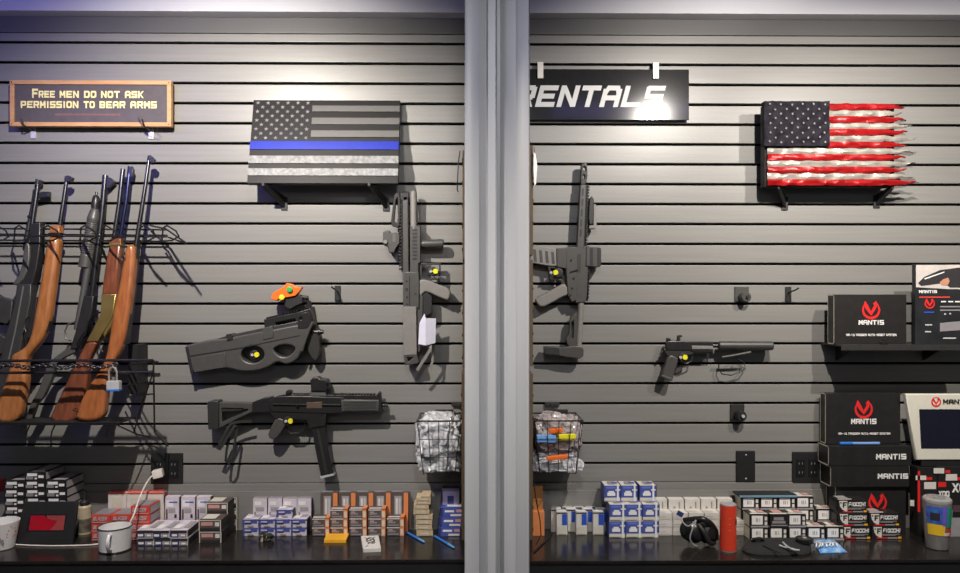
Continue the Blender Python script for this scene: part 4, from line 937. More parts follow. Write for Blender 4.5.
# red cartons
Yf = -.135
w_, h_ = pxw(19.2, Yf), pxw(8.6, Yf)
C2 = Carton('red_cartridge_box', 'box', w_-.001, .085, h_-.0006, M_cr, [('F', .04, .08, .96, .22, M_pinkp), ('T', .08, .05, .92, .95, M_gr), ('R', .02, .08, .98, .9, M_cg)], [('BLAZER', .1, .8, .38, .42, M_wht2, .2)])
G2 = 'red cartridge boxes behind the white enamel mug'
for px, n, cn in ((101.3, 3, 'left'), (120.6, 3, 'middle'), (139.9, 4, 'right')):
    for i in range(n): C2.put(XP(px, Yf)+jit(.001), Yf+jit(.002), CZ+i*h_, f'red cartridge box, {lay(i, n)}, {cn} column behind the enamel mug', G2, jit(.006))
Yu = -.043
C2b = Carton('upright_white_box', 'box', pxw(18.5, Yu)-.001, .026, P(SPX, 492, Yu).z-CZ, M_cw, [('F', .2, .5, .8, .85, M_edge), ('T', .02, .04, .98, .96, M_cr), ('F', .02, .95, .98, .99, M_cr), ('R', .04, .02, .96, .96, M_cr)])
for px, cn in ((117.2, 'left'), (136, 'middle'), (154.8, 'right')): C2b.put(XP(px, Yu), Yu, CZ, f'{cn} white box with red top standing behind the red cartons', 'white boxes behind the red cartons')
# flat blue and white cartons
Yf = YB(546); w_, h_ = pxw(17, Yf), pxw(7.8, Yf)
C3 = Carton('flat_rifle_box', 'box', w_-.0015, .118, h_-.0006, M_cl, [('F', .02, .62, .98, .97, M_dk), ('F', .02, .06, .5, .6, M_cnavy), ('F', .08, .2, .4, .5, M_white), ('F', .55, .1, .95, .55, M_gr), ('F', .62, .2, .88, .45, M_white), ('T', .05, .1, .45, .5, M_white), ('T', .6, .2, .95, .85, M_cg), ('R', .02, .08, .98, .92, M_dk)])
for px, cn in ((145.4, 'left'), (162.4, 'middle'), (179.6, 'right')):
    for i in range(2): C3.put(XP(px, Yf)+jit(.001)-(.003 if i else 0), Yf+jit(.002), CZ+i*h_, f'flat blue and white rifle cartridge box, {lay(i, 2)} of the {cn} pair beside the mug', 'flat blue and white boxes', jit(.008))
Yu = -.05
C3b = Carton('upright_lavender_box', 'box', pxw(13.8, Yu), .026, P(SPX, 497, Yu).z-CZ, M_cl, [('F', .1, .72, .6, .9, M_white), ('F', .25, .56, .75, .68, M_cg), ('F', .68, .42, .84, .52, M_dk), ('F', .08, .38, .2, .66, M_cbr), ('F', .3, .84, .9, .87, M_bright), ('R', .02, .02, .98, .98, M_dk)])
for px, cn in ((172, 'left'), (188, 'middle'), (203.4, 'right')): C3b.put(XP(px, Yu), Yu, CZ, f'{cn} lavender white box standing behind the flat blue cartons', 'upright boxes behind the flat blue cartons')
# brown cartons with clear stands
Yf = YB(543.5); w_, h_ = pxw(22, Yf), pxw(11.6, Yf)
C4 = Carton('brown_cartridge_box', 'box', w_, .07, h_-.0006, M_cbr, [('F', .1, .5, .62, .82, M_pinkp), ('F', .72, .45, .92, .8, M_cw), ('F', .04, .1, .96, .3, M_dk), ('F', .04, .92, .96, .98, M_cw), ('F', .0, .02, .04, .98, M_edge), ('F', .96, .02, 1, .98, M_edge), ('T', .1, .1, .7, .9, M_edge), ('R', .03, .05, .97, .95, M_dk)])
for px, yo, n, cn in ((210.3, 0, 2, 'front'), (217.2, .072, 3, 'middle'), (227, .144, 3, 'rear')):
    for i in range(n): C4.put(XP(px, Yf+yo)+jit(.001), Yf+yo, CZ+i*h_, f'brown and black cartridge box, {lay(i, n)}, {cn} stack beside blue cartons', 'brown cartridge boxes', jit(.01))
SPX = 300
# blue white cartons, second group
Yf = YB(536); w_, h_ = pxw(15.6, Yf), pxw(8.5, Yf)
C5 = Carton('blue_cartridge_box', 'box', w_-.001, .068, h_-.0006, M_cl, [('F', .0, .0, .1, 1, M_cb), ('F', .0, .84, 1, 1, M_cb), ('F', .1, .42, .55, .62, M_cnavy), ('F', .5, .55, .92, .8, M_cb), ('F', .3, .12, .7, .26, M_cg), ('L', .02, .04, .98, .96, M_cb), ('T', .08, .1, .5, .55, M_white), ('T', .55, .45, .92, .88, M_cg), ('R', .02, .04, .98, .96, M_dk)])
for px, n, cn in ((250.6, 2, 'first'), (267.2, 2, 'second'), (283.4, 3, 'third'), (299, 2, 'fourth')):
    for i in range(n): C5.put(XP(px, Yf)+jit(.001), Yf+jit(.001)+(.012 if i == 2 else 0), CZ+i*h_, f'small blue and white cartridge box, {lay(i, n)}, {cn} column left of orange cartons', 'small blue and white boxes', jit(.008) if i < 2 else .03)
Yu = -.037
C5b = Carton('upright_white_carton', 'box', pxw(14, Yu), .022, P(SPX, 498.5, Yu).z-CZ, M_cl, [('F', .12, .8, .6, .92, M_white), ('F', .2, .62, .8, .74, M_cg), ('F', .1, .4, .22, .6, M_gr), ('T', .02, .04, .98, .96, M_cg), ('R', .02, .02, .98, .98, M_dk)])
for px, cn in ((260, 'first'), (275, 'second'), (289.8, 'third'), (304.2, 'fourth')): C5b.put(XP(px, Yu), Yu, CZ, f'{cn} white carton standing behind the small blue and white boxes', 'white cartons behind the small blue boxes')
# orange sided cartons
Yf = YB(536.3); w_, h_ = pxw(17.2, Yf), pxw(8.9, Yf)
C6 = Carton('orange_sided_box', 'box', w_, .062, h_-.0006, M_cbr, [('F', .08, .42, .5, .62, M_gr), ('F', .1, .64, .34, .78, M_pinkp), ('F', .08, .12, .7, .3, M_gr), ('F', .0, .90, .74, .99, M_white), ('F', .76, 0, 1, 1, M_cor), ('F', .80, .12, .96, .8, M_edge), ('T', .04, .05, .74, .3, M_cw), ('T', .76, 0, 1, 1, M_cor), ('R', .01, .03, .99, .97, M_cor)])
Yu = -.045
C6b = Carton('upright_orange_sided_box', 'box', pxw(17.2, Yu), .028, P(SPX, 493, Yu).z-CZ, M_cbr, [('F', .2, .40, .62, .92, M_cg), ('F', .28, .46, .4, .86, M_cw), ('F', .46, .46, .56, .86, M_wht2), ('F', .74, 0, 1, 1, M_cor), ('T', .04, .1, .7, .9, M_gr), ('R', .01, .01, .99, .99, M_cor)])
for px, n, pu, cn in ((320.8, 2, 329, 'first'), (339, 3, 347, 'second'), (358, 3, 364.6, 'third'), (377, 3, 382, 'fourth'), (395.6, 2, 399.6, 'fifth')):
    for i in range(n): C6.put(XP(px, Yf)+jit(.0008), Yf+jit(.001), CZ+i*h_, f'brown orange sided cartridge box, {lay(i, n)}, {cn} column from the left', 'orange sided cartridge boxes', jit(.004))
    C6b.put(XP(pu, Yu), Yu, CZ, f'tall brown box with orange side standing at the back, {cn} from the left', 'upright orange sided boxes')
# tan stack
Yf = YB(537); lay_ = [(416.2, 432.6, 6.4), (416, 432.4, 5.2), (416.4, 432.2, 5.2), (415.8, 432.8, 5.0), (413, 429, 5.4), (413.6, 428.6, 4.6), (415.4, 430.8, 3.6), (416, 431, 3.6), (421, 430.6, 2.2)]
z = CZ
for i, (xa, xb, hp) in enumerate(lay_):
    a, b = XP(xa, Yf), XP(xb, Yf); hh = pxw(hp, Yf); g = MB(Matrix.Translation(((a+b)/2, Yf+.035, z)) @ Matrix.Rotation(jit(.05), 4, 'Z'))
    w2 = (b-a)/2; g.box((-w2, -.035, 0), (w2, .035, hh-.0006), M_tan, .001); g.rect(-w2*.6, hh*.4, w2*.5, hh*.6, -.0356, M_edge); g.rect(-w2*.9, hh*.06, w2*.9, hh*.14, -.0356, M_cbr)
    tag(g.build('tan_carton', origin=((a+b)/2, Yf+.035, z)), f'small tan carton, {lay(i, len(lay_))} of the leaning tan stack', 'box', 'tan cartons in the leaning stack'); z += hh
# blue boxes at the upright
Yf = YB(537); w_, h_ = pxw(22, Yf), pxw(9.6, Yf)
C7 = Carton('navy_cartridge_box', 'box', w_, .055, h_-.0006, M_cb, [('F', .2, .5, .62, .72, M_white), ('F', .45, .08, .95, .3, M_cw), ('F', .72, .5, .97, .8, M_pinkp), ('F', 0, 0, .1, 1, M_cnavy), ('T', .3, .1, .95, .8, M_white), ('L', .02, .03, .98, .97, M_cnavy)])
for i in range(3): C7.put(XP(449.4+i*1.0, Yf), Yf+.002*i, CZ+i*h_, f'deep blue cartridge box, {lay(i, 3)} of the stack beside the grey upright', 'deep blue cartridge boxes')
Yu = -.065; za = CZ
C7b = Carton('upright_violet_box', 'box', pxw(17.6, Yu), .035, P(SPX, 489, Yu).z-CZ, mat('carton_violet', (.16, .13, .24), .4), [('F', .04, .62, .96, .94, mat('print_violet', (.36, .32, .50), .5)), ('F', .3, .66, .66, .84, M_cnavy), ('T', .02, .05, .98, .95, M_dk), ('L', .02, .02, .98, .98, M_dk)])
C7b.put(XP(451, Yu), Yu, CZ, 'tall violet box standing behind the deep blue cartons')

# ------------------------------------------------------------------ small things on the left counter
SPX = 80
def mug(px, pyb, pxw_top, pxw_bot, pyt, label, m, rim=None, hand=None, decor=None):
    yc = YB(pyb)+pxw(pxw_bot/2, YB(pyb)); x = XP(px, yc); rt, rb = pxw(pxw_top/2, yc), pxw(pxw_bot/2, yc); hh = P(px, pyt, yc).z-CZ
    r = thing('mug', label, 'mug', (x, yc, CZ))
    MB().lathe([(rb*.92, 0), (rb, .003), (rb+(rt-rb)*.5, hh*.5), (rt, hh), (rt-.003, hh), (rb-.003, .006), (.001, .005)], (x, yc, CZ), m, 40).build('cup', r)
    if rim: g = MB(); g.tube([(x+(rt-.001)*math.cos(2*PI*k/40), yc+(rt-.001)*math.sin(2*PI*k/40), CZ+hh) for k in range(40)], .0022, rim, 8, True); g.build('rim', r); MB().tube([(x+rb*math.cos(2*PI*k/40), yc+rb*math.sin(2*PI*k/40), CZ+.003) for k in range(40)], .002, rim, 8, True).build('foot_ring', r)
    return r, x, yc, rt, rb, hh
r, x, yc, rt, rb, hh = mug(115.2, 554.5, 32, 29, 526, 'white enamel mug with a dark rim near the counter edge', M_enamel, M_rim)
a_ = math.radians(-80)
dx, dy = math.cos(a_), math.sin(a_)
MB().tube([(x+dx*(rt-.002), yc+dy*(rt-.002), CZ+hh*.80), (x+dx*(rt+.014), yc+dy*(rt+.014), CZ+hh*.84), (x+dx*(rt+.026), yc+dy*(rt+.026), CZ+hh*.66), (x+dx*(rt+.026), yc+dy*(rt+.026), CZ+hh*.45), (x+dx*(rt+.016), yc+dy*(rt+.016), CZ+hh*.25), (x+dx*(rb-.001), yc+dy*(rb-.001), CZ+hh*.2)], [.006, .006, .0065, .0065, .006, .005], M_enamel, 12).build('handle', r)
r, x, yc, rt, rb, hh = mug(1.5, 551.5, 32, 23, 521, 'white mug with red berry pattern cut off by the left edge', M_enamel)
g = MB()
for i in range(46):
    a_ = -PI+PI*random.random(); t = random.uniform(.35, .95); rr = rb+(rt-rb)*t+.0006
    p = Vector((x+rr*math.cos(a_), yc+rr*math.sin(a_), CZ+hh*t)); n = Vector((math.cos(a_), math.sin(a_), 0)); s = n.cross(Vector((0, 0, 1))); k = .0022
    g.geo([p+s*k*math.cos(q)+Vector((0, 0, k*math.sin(q))) for q in [2*PI*j/7 for j in range(7)]], [tuple(range(7))], random.choice([M_cr, M_cr, M_cbr, M_gr]))
for a_, t in ((-1.0, .35), (-1.1, .45), (-.9, .28)):
    rr = rb+(rt-rb)*t+.0008; p = Vector((x+rr*math.cos(a_), yc+rr*math.sin(a_), CZ+hh*t)); s = Vector((-math.sin(a_), math.cos(a_), 0))
    g.geo([p-Vector((0, 0, .011)), p+s*.004, p+Vector((0, 0, .011)), p-s*.004], [(0, 1, 2, 3)], M_gr)
g.build('berry_print', r, flat=True)
# leaning tablet
yb = YB(544.5); pb = Vector((XP(12.5, yb), yb, CZ)); pr = Vector((XP(72.5, yb), yb, CZ)); W = (pr-pb).length
th = math.radians(-14); zt_ = P(20, 501.5, yb+.035).z; Ht = (zt_-CZ)/math.cos(th)
r = thing('tablet_display', 'black framed tablet showing a red screen, leaning on the grey cartons', 'tablet', pb)
M = Matrix.Translation(pb) @ Matrix.Rotation(math.radians(0), 4, 'Z') @ Matrix.Rotation(th, 4, 'X')
sk = Matrix.Identity(4)
g = MB(M); off = pxw(4.5, yb)
def tq(u, v): return (u*W+off*v*(1.2-1.25*u), v*Ht)
g.extr([[tq(0, 0), tq(1, 0), tq(1.0, .96), tq(.98, 1), tq(.02, 1), tq(0, .96)]], 0, .012, mat('tablet_frame', (.018, .018, .019), .4), .003); g.build('frame', r)
g = MB(M); g.geo([(tq(.2, .0)[0]-.001, -.0006, tq(0, .30)[1]), (tq(.83, 0)[0], -.0006, tq(0, .30)[1]), (tq(.83, 0)[0]+.004, -.0006, tq(0, .70)[1]), (tq(.2, 0)[0]+.004, -.0006, tq(0, .70)[1])], [(0, 1, 2, 3)], M_screen); g.build('screen', r)
g = MB(M); x0, x1, z0_, z1_ = tq(.24, 0)[0], tq(.82, 0)[0], tq(0, .33)[1], tq(0, .67)[1]
g.geo([(x0, -.0012, z0_), (x0+.62*(x1-x0), -.0012, z0_), (x0+.78*(x1-x0), -.0012, z0_+.6*(z1_-z0_)), (x0+.5*(x1-x0), -.0012, z0_+.75*(z1_-z0_)), (x0+.4*(x1-x0), -.0012, z1_), (x0, -.0012, z1_)], [(0, 1, 2, 3, 4, 5)], M_redscr)
g.geo([(x0+.62*(x1-x0), -.0012, z0_), (x1, -.0012, z0_), (x1, -.0012, z1_), (x0+.45*(x1-x0), -.0012, z1_), (x0+.5*(x1-x0), -.0012, z0_+.77*(z1_-z0_)), (x0+.79*(x1-x0), -.0012, z0_+.62*(z1_-z0_))], [(0, 1, 2, 3, 4, 5)], mat('screen_dull_red', (.30, .05, .05), .3)); g.build('screen_picture', r, flat=True)
MB().box((pb.x+.05, yb+.016, CZ), (pb.x+.15, yb+.060, CZ+.008), M_black, .001).build('stand_foot', r)
# bottle
yb = YB(535)+.02; x = XP(84.5, yb); R0 = pxw(6.3, yb); hh = P(SPX, 505, yb).z-CZ
r = thing('spray_bottle', 'cream bottle with a black nozzle between the tablet and red cartons', 'bottle', (x, yb, CZ))
MB().lathe([(R0*.95, 0), (R0, .003), (R0, hh-.006), (R0*.8, hh)], (x, yb, CZ), M_bottle, 28).build('bottle', r)
MB().lathe([(R0+.0004, .008), (R0+.0006, .0085), (R0+.0006, hh*.55), (R0+.0004, hh*.555)], (x, yb, CZ), mat('label_dark', (.05, .045, .04), .4, col2=(.22, .19, .15), scale=55), 28, open_=True).build('label', r)
hn = P(SPX, 490, yb).z-CZ
MB().lathe([(R0*.72, hh-.001), (R0*.7, hh+.012), (R0*.35, hh+.02), (R0*.3, hn-.012), (R0*.16, hn)], (x, yb, CZ), M_black, 20).build('nozzle', r)
# charger and cables
q = P(157.5, 474, -.04); r = thing('charger_plug', 'white charger plug in the left black outlet with a hanging cable', 'charger', q)
g = MB(Matrix.Translation(q) @ Matrix.Rotation(-.2, 4, 'Y') @ Matrix.Rotation(.25, 4, 'Z')); g.box((-.017, -.016, -.014), (.020, .024, .016), M_cable, .004); g.build('plug', r)
cp = [P(153.5, 474.5, -.055), P(150, 478, -.06), P(146, 484, -.075), P(142, 492, -.12), P(138, 502, -.16), P(134, 514, -.19), P(130, 523, -.205), P(129, 530, -.205), P(128, 538, -.20)]
def spline(pts, n=8):
    out = []
    for i in range(len(pts)-1):
        p0, p1, p2, p3 = pts[max(i-1, 0)], pts[i], pts[i+1], pts[min(i+2, len(pts)-1)]
        for k in range(n):
            t = k/n; out.append(.5*((2*p1)+(p2-p0)*t+(2*p0-5*p1+4*p2-p3)*t*t+(3*p1-p0-3*p2+p3)*t**3))
    return out+[pts[-1]]
MB().tube(spline(cp), .0026, M_cable, 8).build('cable', r)
q = GZ(55, 546, CZ)
g = MB(); g.tube(spline([GZ(12, 544.2, CZ+.003), GZ(30, 545.4, CZ+.003), GZ(55, 545.8, CZ+.003), GZ(80, 545.4, CZ+.003), GZ(99, 544.0, CZ+.003), GZ(108, 541, CZ+.003)]), .0026, M_cable, 8)
tag(g.build('white_cable', origin=q), 'white cable lying in front of the leaning tablet', 'cable')
# knotted item
q = GZ(266, 541, CZ); g = MB(); rnd = random.Random(3); 
pts = [Vector((q.x+.018*math.sin(2.1*t)+.009*math.sin(5*t), q.y+.013*math.cos(3.1*t), CZ+.013+.009*math.sin(3.7*t+1))) for t in [i*.12 for i in range(60)]]
g.tube(pts, .0034, mat('dark_olive', (.035, .04, .022), .5, var=.3), 7); tag(g.build('knotted_cord', origin=(q.x, q.y, CZ)), 'small dark olive knotted cord before the small blue boxes', 'cord')
g = MB(); p0 = GZ(264, 539.5, CZ); g.box((p0.x-.004, p0.y-.03, CZ), (p0.x+.005, p0.y-.012, CZ+.026), M_bottle, .002); g.box((p0.x-.0035, p0.y-.029, CZ+.025), (p0.x+.0045, p0.y-.013, CZ+.03), M_black, .001)
tag(g.build('cream_tube', origin=(p0.x, p0.y-.02, CZ)), 'tiny cream tube leaning into the olive knotted cord', 'tube')
# amber block
a, b, c, d_ = GZ(324, 542.8, CZ), GZ(346, 542.8, CZ), GZ(349.2, 535.6, CZ), GZ(327, 535.6, CZ)
r = thing('amber_block', 'flat amber yellow plastic block lying before the orange cartons', 'block', (a+b+c+d_)/4)
vs = [v.copy() for v in (a, b, c, d_)]; hh = .010; g = MB(); g.geo(vs+[v+Vector((0, 0, hh)) for v in vs], [(3, 2, 1, 0), (4, 5, 6, 7), (0, 1, 5, 4), (1, 2, 6, 5), (2, 3, 7, 6), (3, 0, 4, 7)], M_amber).build('block', r, flat=True)
# patterned card box
cs = [GZ(363.2, 552.5, CZ), GZ(381, 551.8, CZ), GZ(378.4, 538.6, CZ), GZ(361, 539.2, CZ)]
r = thing('drawing_card', 'small white card box with a black line drawing near the counter edge', 'card', sum(cs, Vector())/4); hh = .012
g = MB(); g.geo(cs+[v+Vector((0, 0, hh)) for v in cs], [(3, 2, 1, 0), (4, 5, 6, 7), (0, 1, 5, 4), (1, 2, 6, 5), (2, 3, 7, 6), (3, 0, 4, 7)], M_cw); g.build('box', r, flat=True)
g = MB(); ex, ey = (cs[1]-cs[0]), (cs[3]-cs[0])
def cpt(u, v): return cs[0]+ex*u+ey*v+Vector((0, 0, hh+.0006))
for (u, v, ru, rv) in ((.5, .62, .24, .2), (.42, .66, .1, .09), (.6, .6, .1, .09)):
    g.tube([cpt(u+ru*math.cos(2*PI*k/14), v+rv*math.sin(2*PI*k/14)) for k in range(14)], .0016, M_dk, 4, True)
g.tube([cpt(.3, .35), cpt(.45, .42), cpt(.6, .36), cpt(.74, .44)], .0016, M_dk, 4); g.tube([cpt(.2, .85), cpt(.3, .75)], .0012, M_dk, 4); g.tube([cpt(.15, .15), cpt(.3, .22)], .0012, M_dk, 4); g.tube([cpt(.8, .85), cpt(.66, .78)], .0012, M_dk, 4)
g.build('drawing', r)
for (xa, ya, xb, yb_), lb in (((406.5, 532.2, 424.5, 542), 'blue pen left, in front of the tan cartons'), ((434.5, 536, 454.6, 547.8), 'blue pen right, in front of the deep blue cartons')):
    a, b = GZ(xa, ya, CZ+.0045), GZ(xb, yb_, CZ+.0045); r = thing('pen', lb, 'pen', Vector(((a.x+b.x)/2, (a.y+b.y)/2, CZ)), 'blue pens on the left counter'); d_ = b-a
    MB().tube([a, a+d_*.02, a+d_*.7], [.003, .0045, .0045], M_pen, 12).build('cap', r); MB().tube([a+d_*.7, a+d_*.95, b], [.004, .004, .0015], mat('pen_light_blue', (.12, .33, .70), .25), 12).build('barrel', r)

SPX = 740

# ------------------------------------------------------------------ right counter cartons
Yf0 = YB(534.5)
C8 = Carton('small_white_carton', 'box', pxw(10.8, Yf0), .030, pxw(22.5, Yf0), M_cw, [('F', .0, .95, 1, 1, M_dk), ('F', .5, .45, .96, .93, M_bright), ('F', .55, .6, .7, .8, M_cb), ('F', .1, .05, .9, .36, M_edge), ('T', .05, .05, .95, .9, M_white), ('R', .02, .05, .98, .9, M_cw)])
rows = [(534.3, [562, 581.6, 598.6], 'front'), (529.8, [556.5, 571.5, 588, 601.5], 'middle'), (525.6, [556, 567.5, 578.5, 590.5], 'rear')]
for by, xs, rn in rows:
    Yf = min(YB(by), -.049) if rn == 'rear' else YB(by)
    if rn == 'middle': Yf = YB(534.3)+.0345
    if rn == 'rear': Yf = YB(534.3)+.068-.002
    for i, px in enumerate(xs):
        nm = ['first', 'second', 'third', 'fourth'][i]
        C8.put(XP(px, Yf), Yf, CZ, f'small white carton with blue square, {nm} from the left in the {rn} row', 'small white cartons with blue squares', jit(.04))
# blue white cube boxes
Yf = YB(537.2); w_, h_ = pxw(16.4, Yf), pxw(16.9, Yf)
C9 = Carton('blue_shell_box', 'box', w_-.001, .062, h_-.0008, M_cw, [('F', .0, .26, .78, .98, M_cb), ('F', .08, .80, .7, .93, mat('carton_mid_blue', (.12, .18, .52), .4)), ('F', .18, .36, .68, .56, M_white), ('F', .26, .56, .6, .66, M_white), ('F', .78, 0, .9, 1, M_white), ('F', .9, .3, 1, .98, M_cb), ('F', .68, .68, 1, .76, M_white), ('F', .06, .06, .7, .14, M_edge),
                                                       ('L', .0, .0, 1, 1, M_cb), ('R', .0, .26, 1, 1, M_cb), ('T', .3, .15, .75, .8, M_cg), ('T', .5, .3, .9, .6, M_cb)])
for k, cn in enumerate(('left', 'middle', 'right')):
    px = 617.4+16.6*k
    for i in range(2): C9.put(XP(px, Yf)+jit(.001), Yf+jit(.001), CZ+i*h_, f'blue and white shell box, {lay(i, 3)}, in the {cn} column', 'blue and white shell boxes', jit(.006))
    Yt = Yf+.03
    C9.put(XP(612.3+17*k+(1.5 if k == 2 else 0), Yt), Yt, CZ+2*h_, f'blue and white shell box, {lay(2, 3)}, in the {cn} column', 'blue and white shell boxes', jit(.02))
Yb_ = Yf+.0645
for k, cn in enumerate(('left', 'middle')):
    for i in range(1): pass
# white cartons
Yf = YB(535.2); w_, h_ = pxw(15.4, Yf), pxw(7.6, Yf)
C10 = Carton('white_cartridge_box', 'box', w_-.001, .062, h_-.0006, M_cw, [('F', .08, .2, .86, .3, M_edge), ('F', .08, .5, .6, .58, M_edge), ('F', .92, .08, .95, .9, M_edge), ('T', .1, .1, .6, .5, M_edge)])
for k, px in enumerate((667, 682.7, 698.4, 714.1, 729.8, 745.0)):
    n = 3 if k < 5 else 2; nm = ['first', 'second', 'third', 'fourth', 'fifth', 'sixth'][k]
    for i in range(n):
        C10.put(XP(px-2.0, Yf), Yf+jit(.001), CZ+i*h_, f'plain white cartridge box, {lay(i, n)}, {nm} column right of blue boxes', 'plain white cartridge boxes', jit(.006))
Yu = -.052
C10b = Carton('upright_plain_white_box', 'box', pxw(15.2, Yu), .034, P(SPX, 499, Yu).z-CZ, M_cw, [('F', .66, .72, .72, .92, M_gr), ('F', .3, .72, .44, .78, M_cg), ('F', .76, .7, .8, .92, M_edge), ('F', .1, .62, .9, .64, M_edge), ('R', .02, .02, .98, .98, M_edge)])
for k, px in enumerate((659.5, 676.3, 692.6, 708.6, 725)):
    C10b.put(XP(px, Yu), Yu, CZ, f"plain white box standing at the back, {['first', 'second', 'third', 'fourth', 'fifth'][k]} from the blue boxes", 'upright plain white boxes')
# black cartons with white labels
Yf = YB(540.3); w_, h_ = pxw(18.6, Yf), pxw(12.9, Yf)
C11 = Carton('black_label_box', 'box', w_-.001, .06, h_-.0006, M_card, [('F', .08, .22, .68, .92, M_white), ('F', .3, .42, .34, .72, M_gr), ('F', .38, .42, .42, .72, M_gr), ('F', .5, .42, .53, .72, M_gr), ('F', .78, .55, .92, .85, M_cw), ('F', .78, .18, .92, .45, M_cw), ('F', .02, .0, .98, .14, M_cg),
                                                     ('T', .03, .04, .97, .25, M_cw), ('T', .2, .3, .5, .9, M_edge), ('T', .55, .35, .9, .8, M_pinkp), ('L', .02, .04, .98, .96, M_edge)])
C11g = Carton('dark_label_box', 'box', w_-.001, .06, h_-.0006, M_card, [('F', .12, .3, .85, .5, M_gr), ('F', .2, .55, .75, .8, M_gr), ('F', .05, .1, .95, .2, M_gr), ('T', .03, .04, .97, .25, M_cw), ('T', .3, .3, .8, .9, M_pinkp)])
nm5 = ['first', 'second', 'third', 'fourth', 'fifth']
for k in range(5): C11.put(XP(759.5+18.9*k, Yf), Yf, CZ, f'black carton with white label, {nm5[k]} from the left in the front bottom row', 'black cartons with white labels', jit(.004))
for k in (0, 1, 2): (C11g if k == 1 else C11).put(XP(759.5+18.9*k+(.8 if k == 1 else 0), Yf), Yf+.001, CZ+h_, ('black carton with grey print, in the middle of' if k == 1 else f"black carton with white label, {'left' if k == 0 else 'right'} end of")+' the front second layer', 'black cartons with white labels' if k != 1 else None, jit(.004))
Y2 = Yf+.0625
for k in range(5):
    n = 3 if k < 4 else 2
    for i in range(n):
        C11.put(XP(750.6+18.1*k+(2.6 if k == 4 else 0), Y2), Y2, CZ+i*h_, f'black carton with white label, {lay(i, 3)} in {nm5[k]} column of the back row', 'black cartons with white labels')
zt_ = CZ+3*h_; a = XP(742, Y2); b = XP(796, Y2)
r = thing('tray', 'flat black pad with a pale blue front edge on the black cartons', 'pad', ((a+b)/2, Y2+.03, zt_))
MB().box((a-.012, Y2-.004, zt_), (b, Y2+.066, zt_+.0065), M_black, .001).build('pad', r); MB().box((a-.012, Y2-.008, zt_), (b, Y2-.004, zt_+.0075), mat('edge_pale_blue', (.16, .30, .42), .4), .001).build('front_edge', r)
# red bottle
yb = YB(553)+.025; x = XP(728, yb); R0 = pxw(8.1, yb); hh = P(SPX, 503.5, yb).z-CZ
r = thing('red_bottle', 'tall cylindrical red bottle standing before the plain white boxes', 'bottle', (x, yb, CZ))
MB().lathe([(R0*.97, .005), (R0, .008), (R0, hh-.006), (R0*.97, hh-.003)], (x, yb, CZ), M_redb, 36).build('body', r)
MB().lathe([(R0*.92, 0), (R0*.97, .001), (R0*.97, .006)], (x, yb, CZ), M_chrome, 36).build('base_ring', r)
MB().lathe([(R0*.97, hh-.004), (R0*.97, hh), (R0*.9, hh+.002), (R0*.85, hh), (.001, hh-.001)], (x, yb, CZ), M_tilegr, 36).build('rim', r)
g = MB(); 
for a0, z0_, z1_ in ((-52, .58, .70),):
    for k in range(6):
        a1, a2 = math.radians(a0+k*5), math.radians(a0+k*5+5); q = R0+.0006
        g.geo([(x+q*math.cos(a1), yb+q*math.sin(a1), CZ+hh*z0_), (x+q*math.cos(a2), yb+q*math.sin(a2), CZ+hh*z0_), (x+q*math.cos(a2), yb+q*math.sin(a2), CZ+hh*(z1_-.02*(k % 2))), (x+q*math.cos(a1), yb+q*math.sin(a1), CZ+hh*(z1_-.02*(k % 2)))], [(0, 1, 2, 3)], M_dk)
for zz_ in (.47, .60, .72):
    for k in range(4):
        a1, a2 = math.radians(-105+k*4), math.radians(-101+k*4); q = R0+.0006
        g.geo([(x+q*math.cos(a1), yb+q*math.sin(a1), CZ+hh*zz_), (x+q*math.cos(a2), yb+q*math.sin(a2), CZ+hh*zz_), (x+q*math.cos(a2), yb+q*math.sin(a2), CZ+hh*(zz_+.012)), (x+q*math.cos(a1), yb+q*math.sin(a1), CZ+hh*(zz_+.012))], [(0, 1, 2, 3)], M_cor)
g.build('emblem', r)
# ear muffs
yb = YB(546)+.02; x = XP(699, yb)
r = thing('ear_muffs', 'folded glossy black ear muffs with a grey cord before the white boxes', 'ear muffs', (x, yb, CZ))
zc_ = CZ+.050; xl = XP(690, yb)
def cup(cx, cy, cz_, R, dirv, name, m):
    q = Vector(dirv).normalized().to_track_quat('Z', 'Y').to_matrix().to_4x4(); g = MB(Matrix.Translation((cx, cy, cz_)) @ q)
    g.lathe([(R*.75, -.018), (R*.95, -.012), (R, 0), (R*.93, .010)], (0, 0, 0), m, 30); g.lathe([(R*.90, .010), (R*.86, .022), (R*.6, .032), (R*.2, .035)], (0, 0, 0), m, 30); g.build(name, r)
cup(xl+.004, yb-.005, zc_, .040, (-.75, -.55, .25), 'cushion', M_fab)
cup(xl+.012, yb-.008, zc_, .042, (.45, -.75, .35), 'cup', M_gloss)
cup(XP(707, yb), yb-.005, CZ+.042, .037, (.35, -.85, .25), 'cup', M_gloss)
g = MB(); 
g.tube(spline([Vector((xl-.02, yb+.005, zc_+.032)), Vector((xl+.02, yb-.02, zc_+.045)), Vector((XP(702, yb), yb-.03, zc_+.045)), Vector((XP(711, yb), yb-.02, zc_+.018)), Vector((XP(716, yb), yb, CZ+.02))]), .011, M_gloss, 12)
g.tube(spline([Vector((xl+.02, yb-.03, zc_+.03)), Vector((XP(700, yb), yb-.045, zc_+.005)), Vector((XP(706, yb), yb-.045, CZ+.02)), Vector((XP(712, yb), yb-.02, CZ+.012))]), .009, M_black, 10)
g.build('headband', r)
g = MB(); g.tube(spline([P(681, 520, yb-.02), P(687, 526, yb-.05), P(692, 524, yb-.055), P(696, 520.5, yb-.06), P(693, 528, yb-.062), P(690, 538, yb-.06), P(693, 544, yb-.055), P(697, 546, yb-.05)]), .0022, mat('cord_grey', (.35, .34, .36), .6), 7); g.build('cord', r)
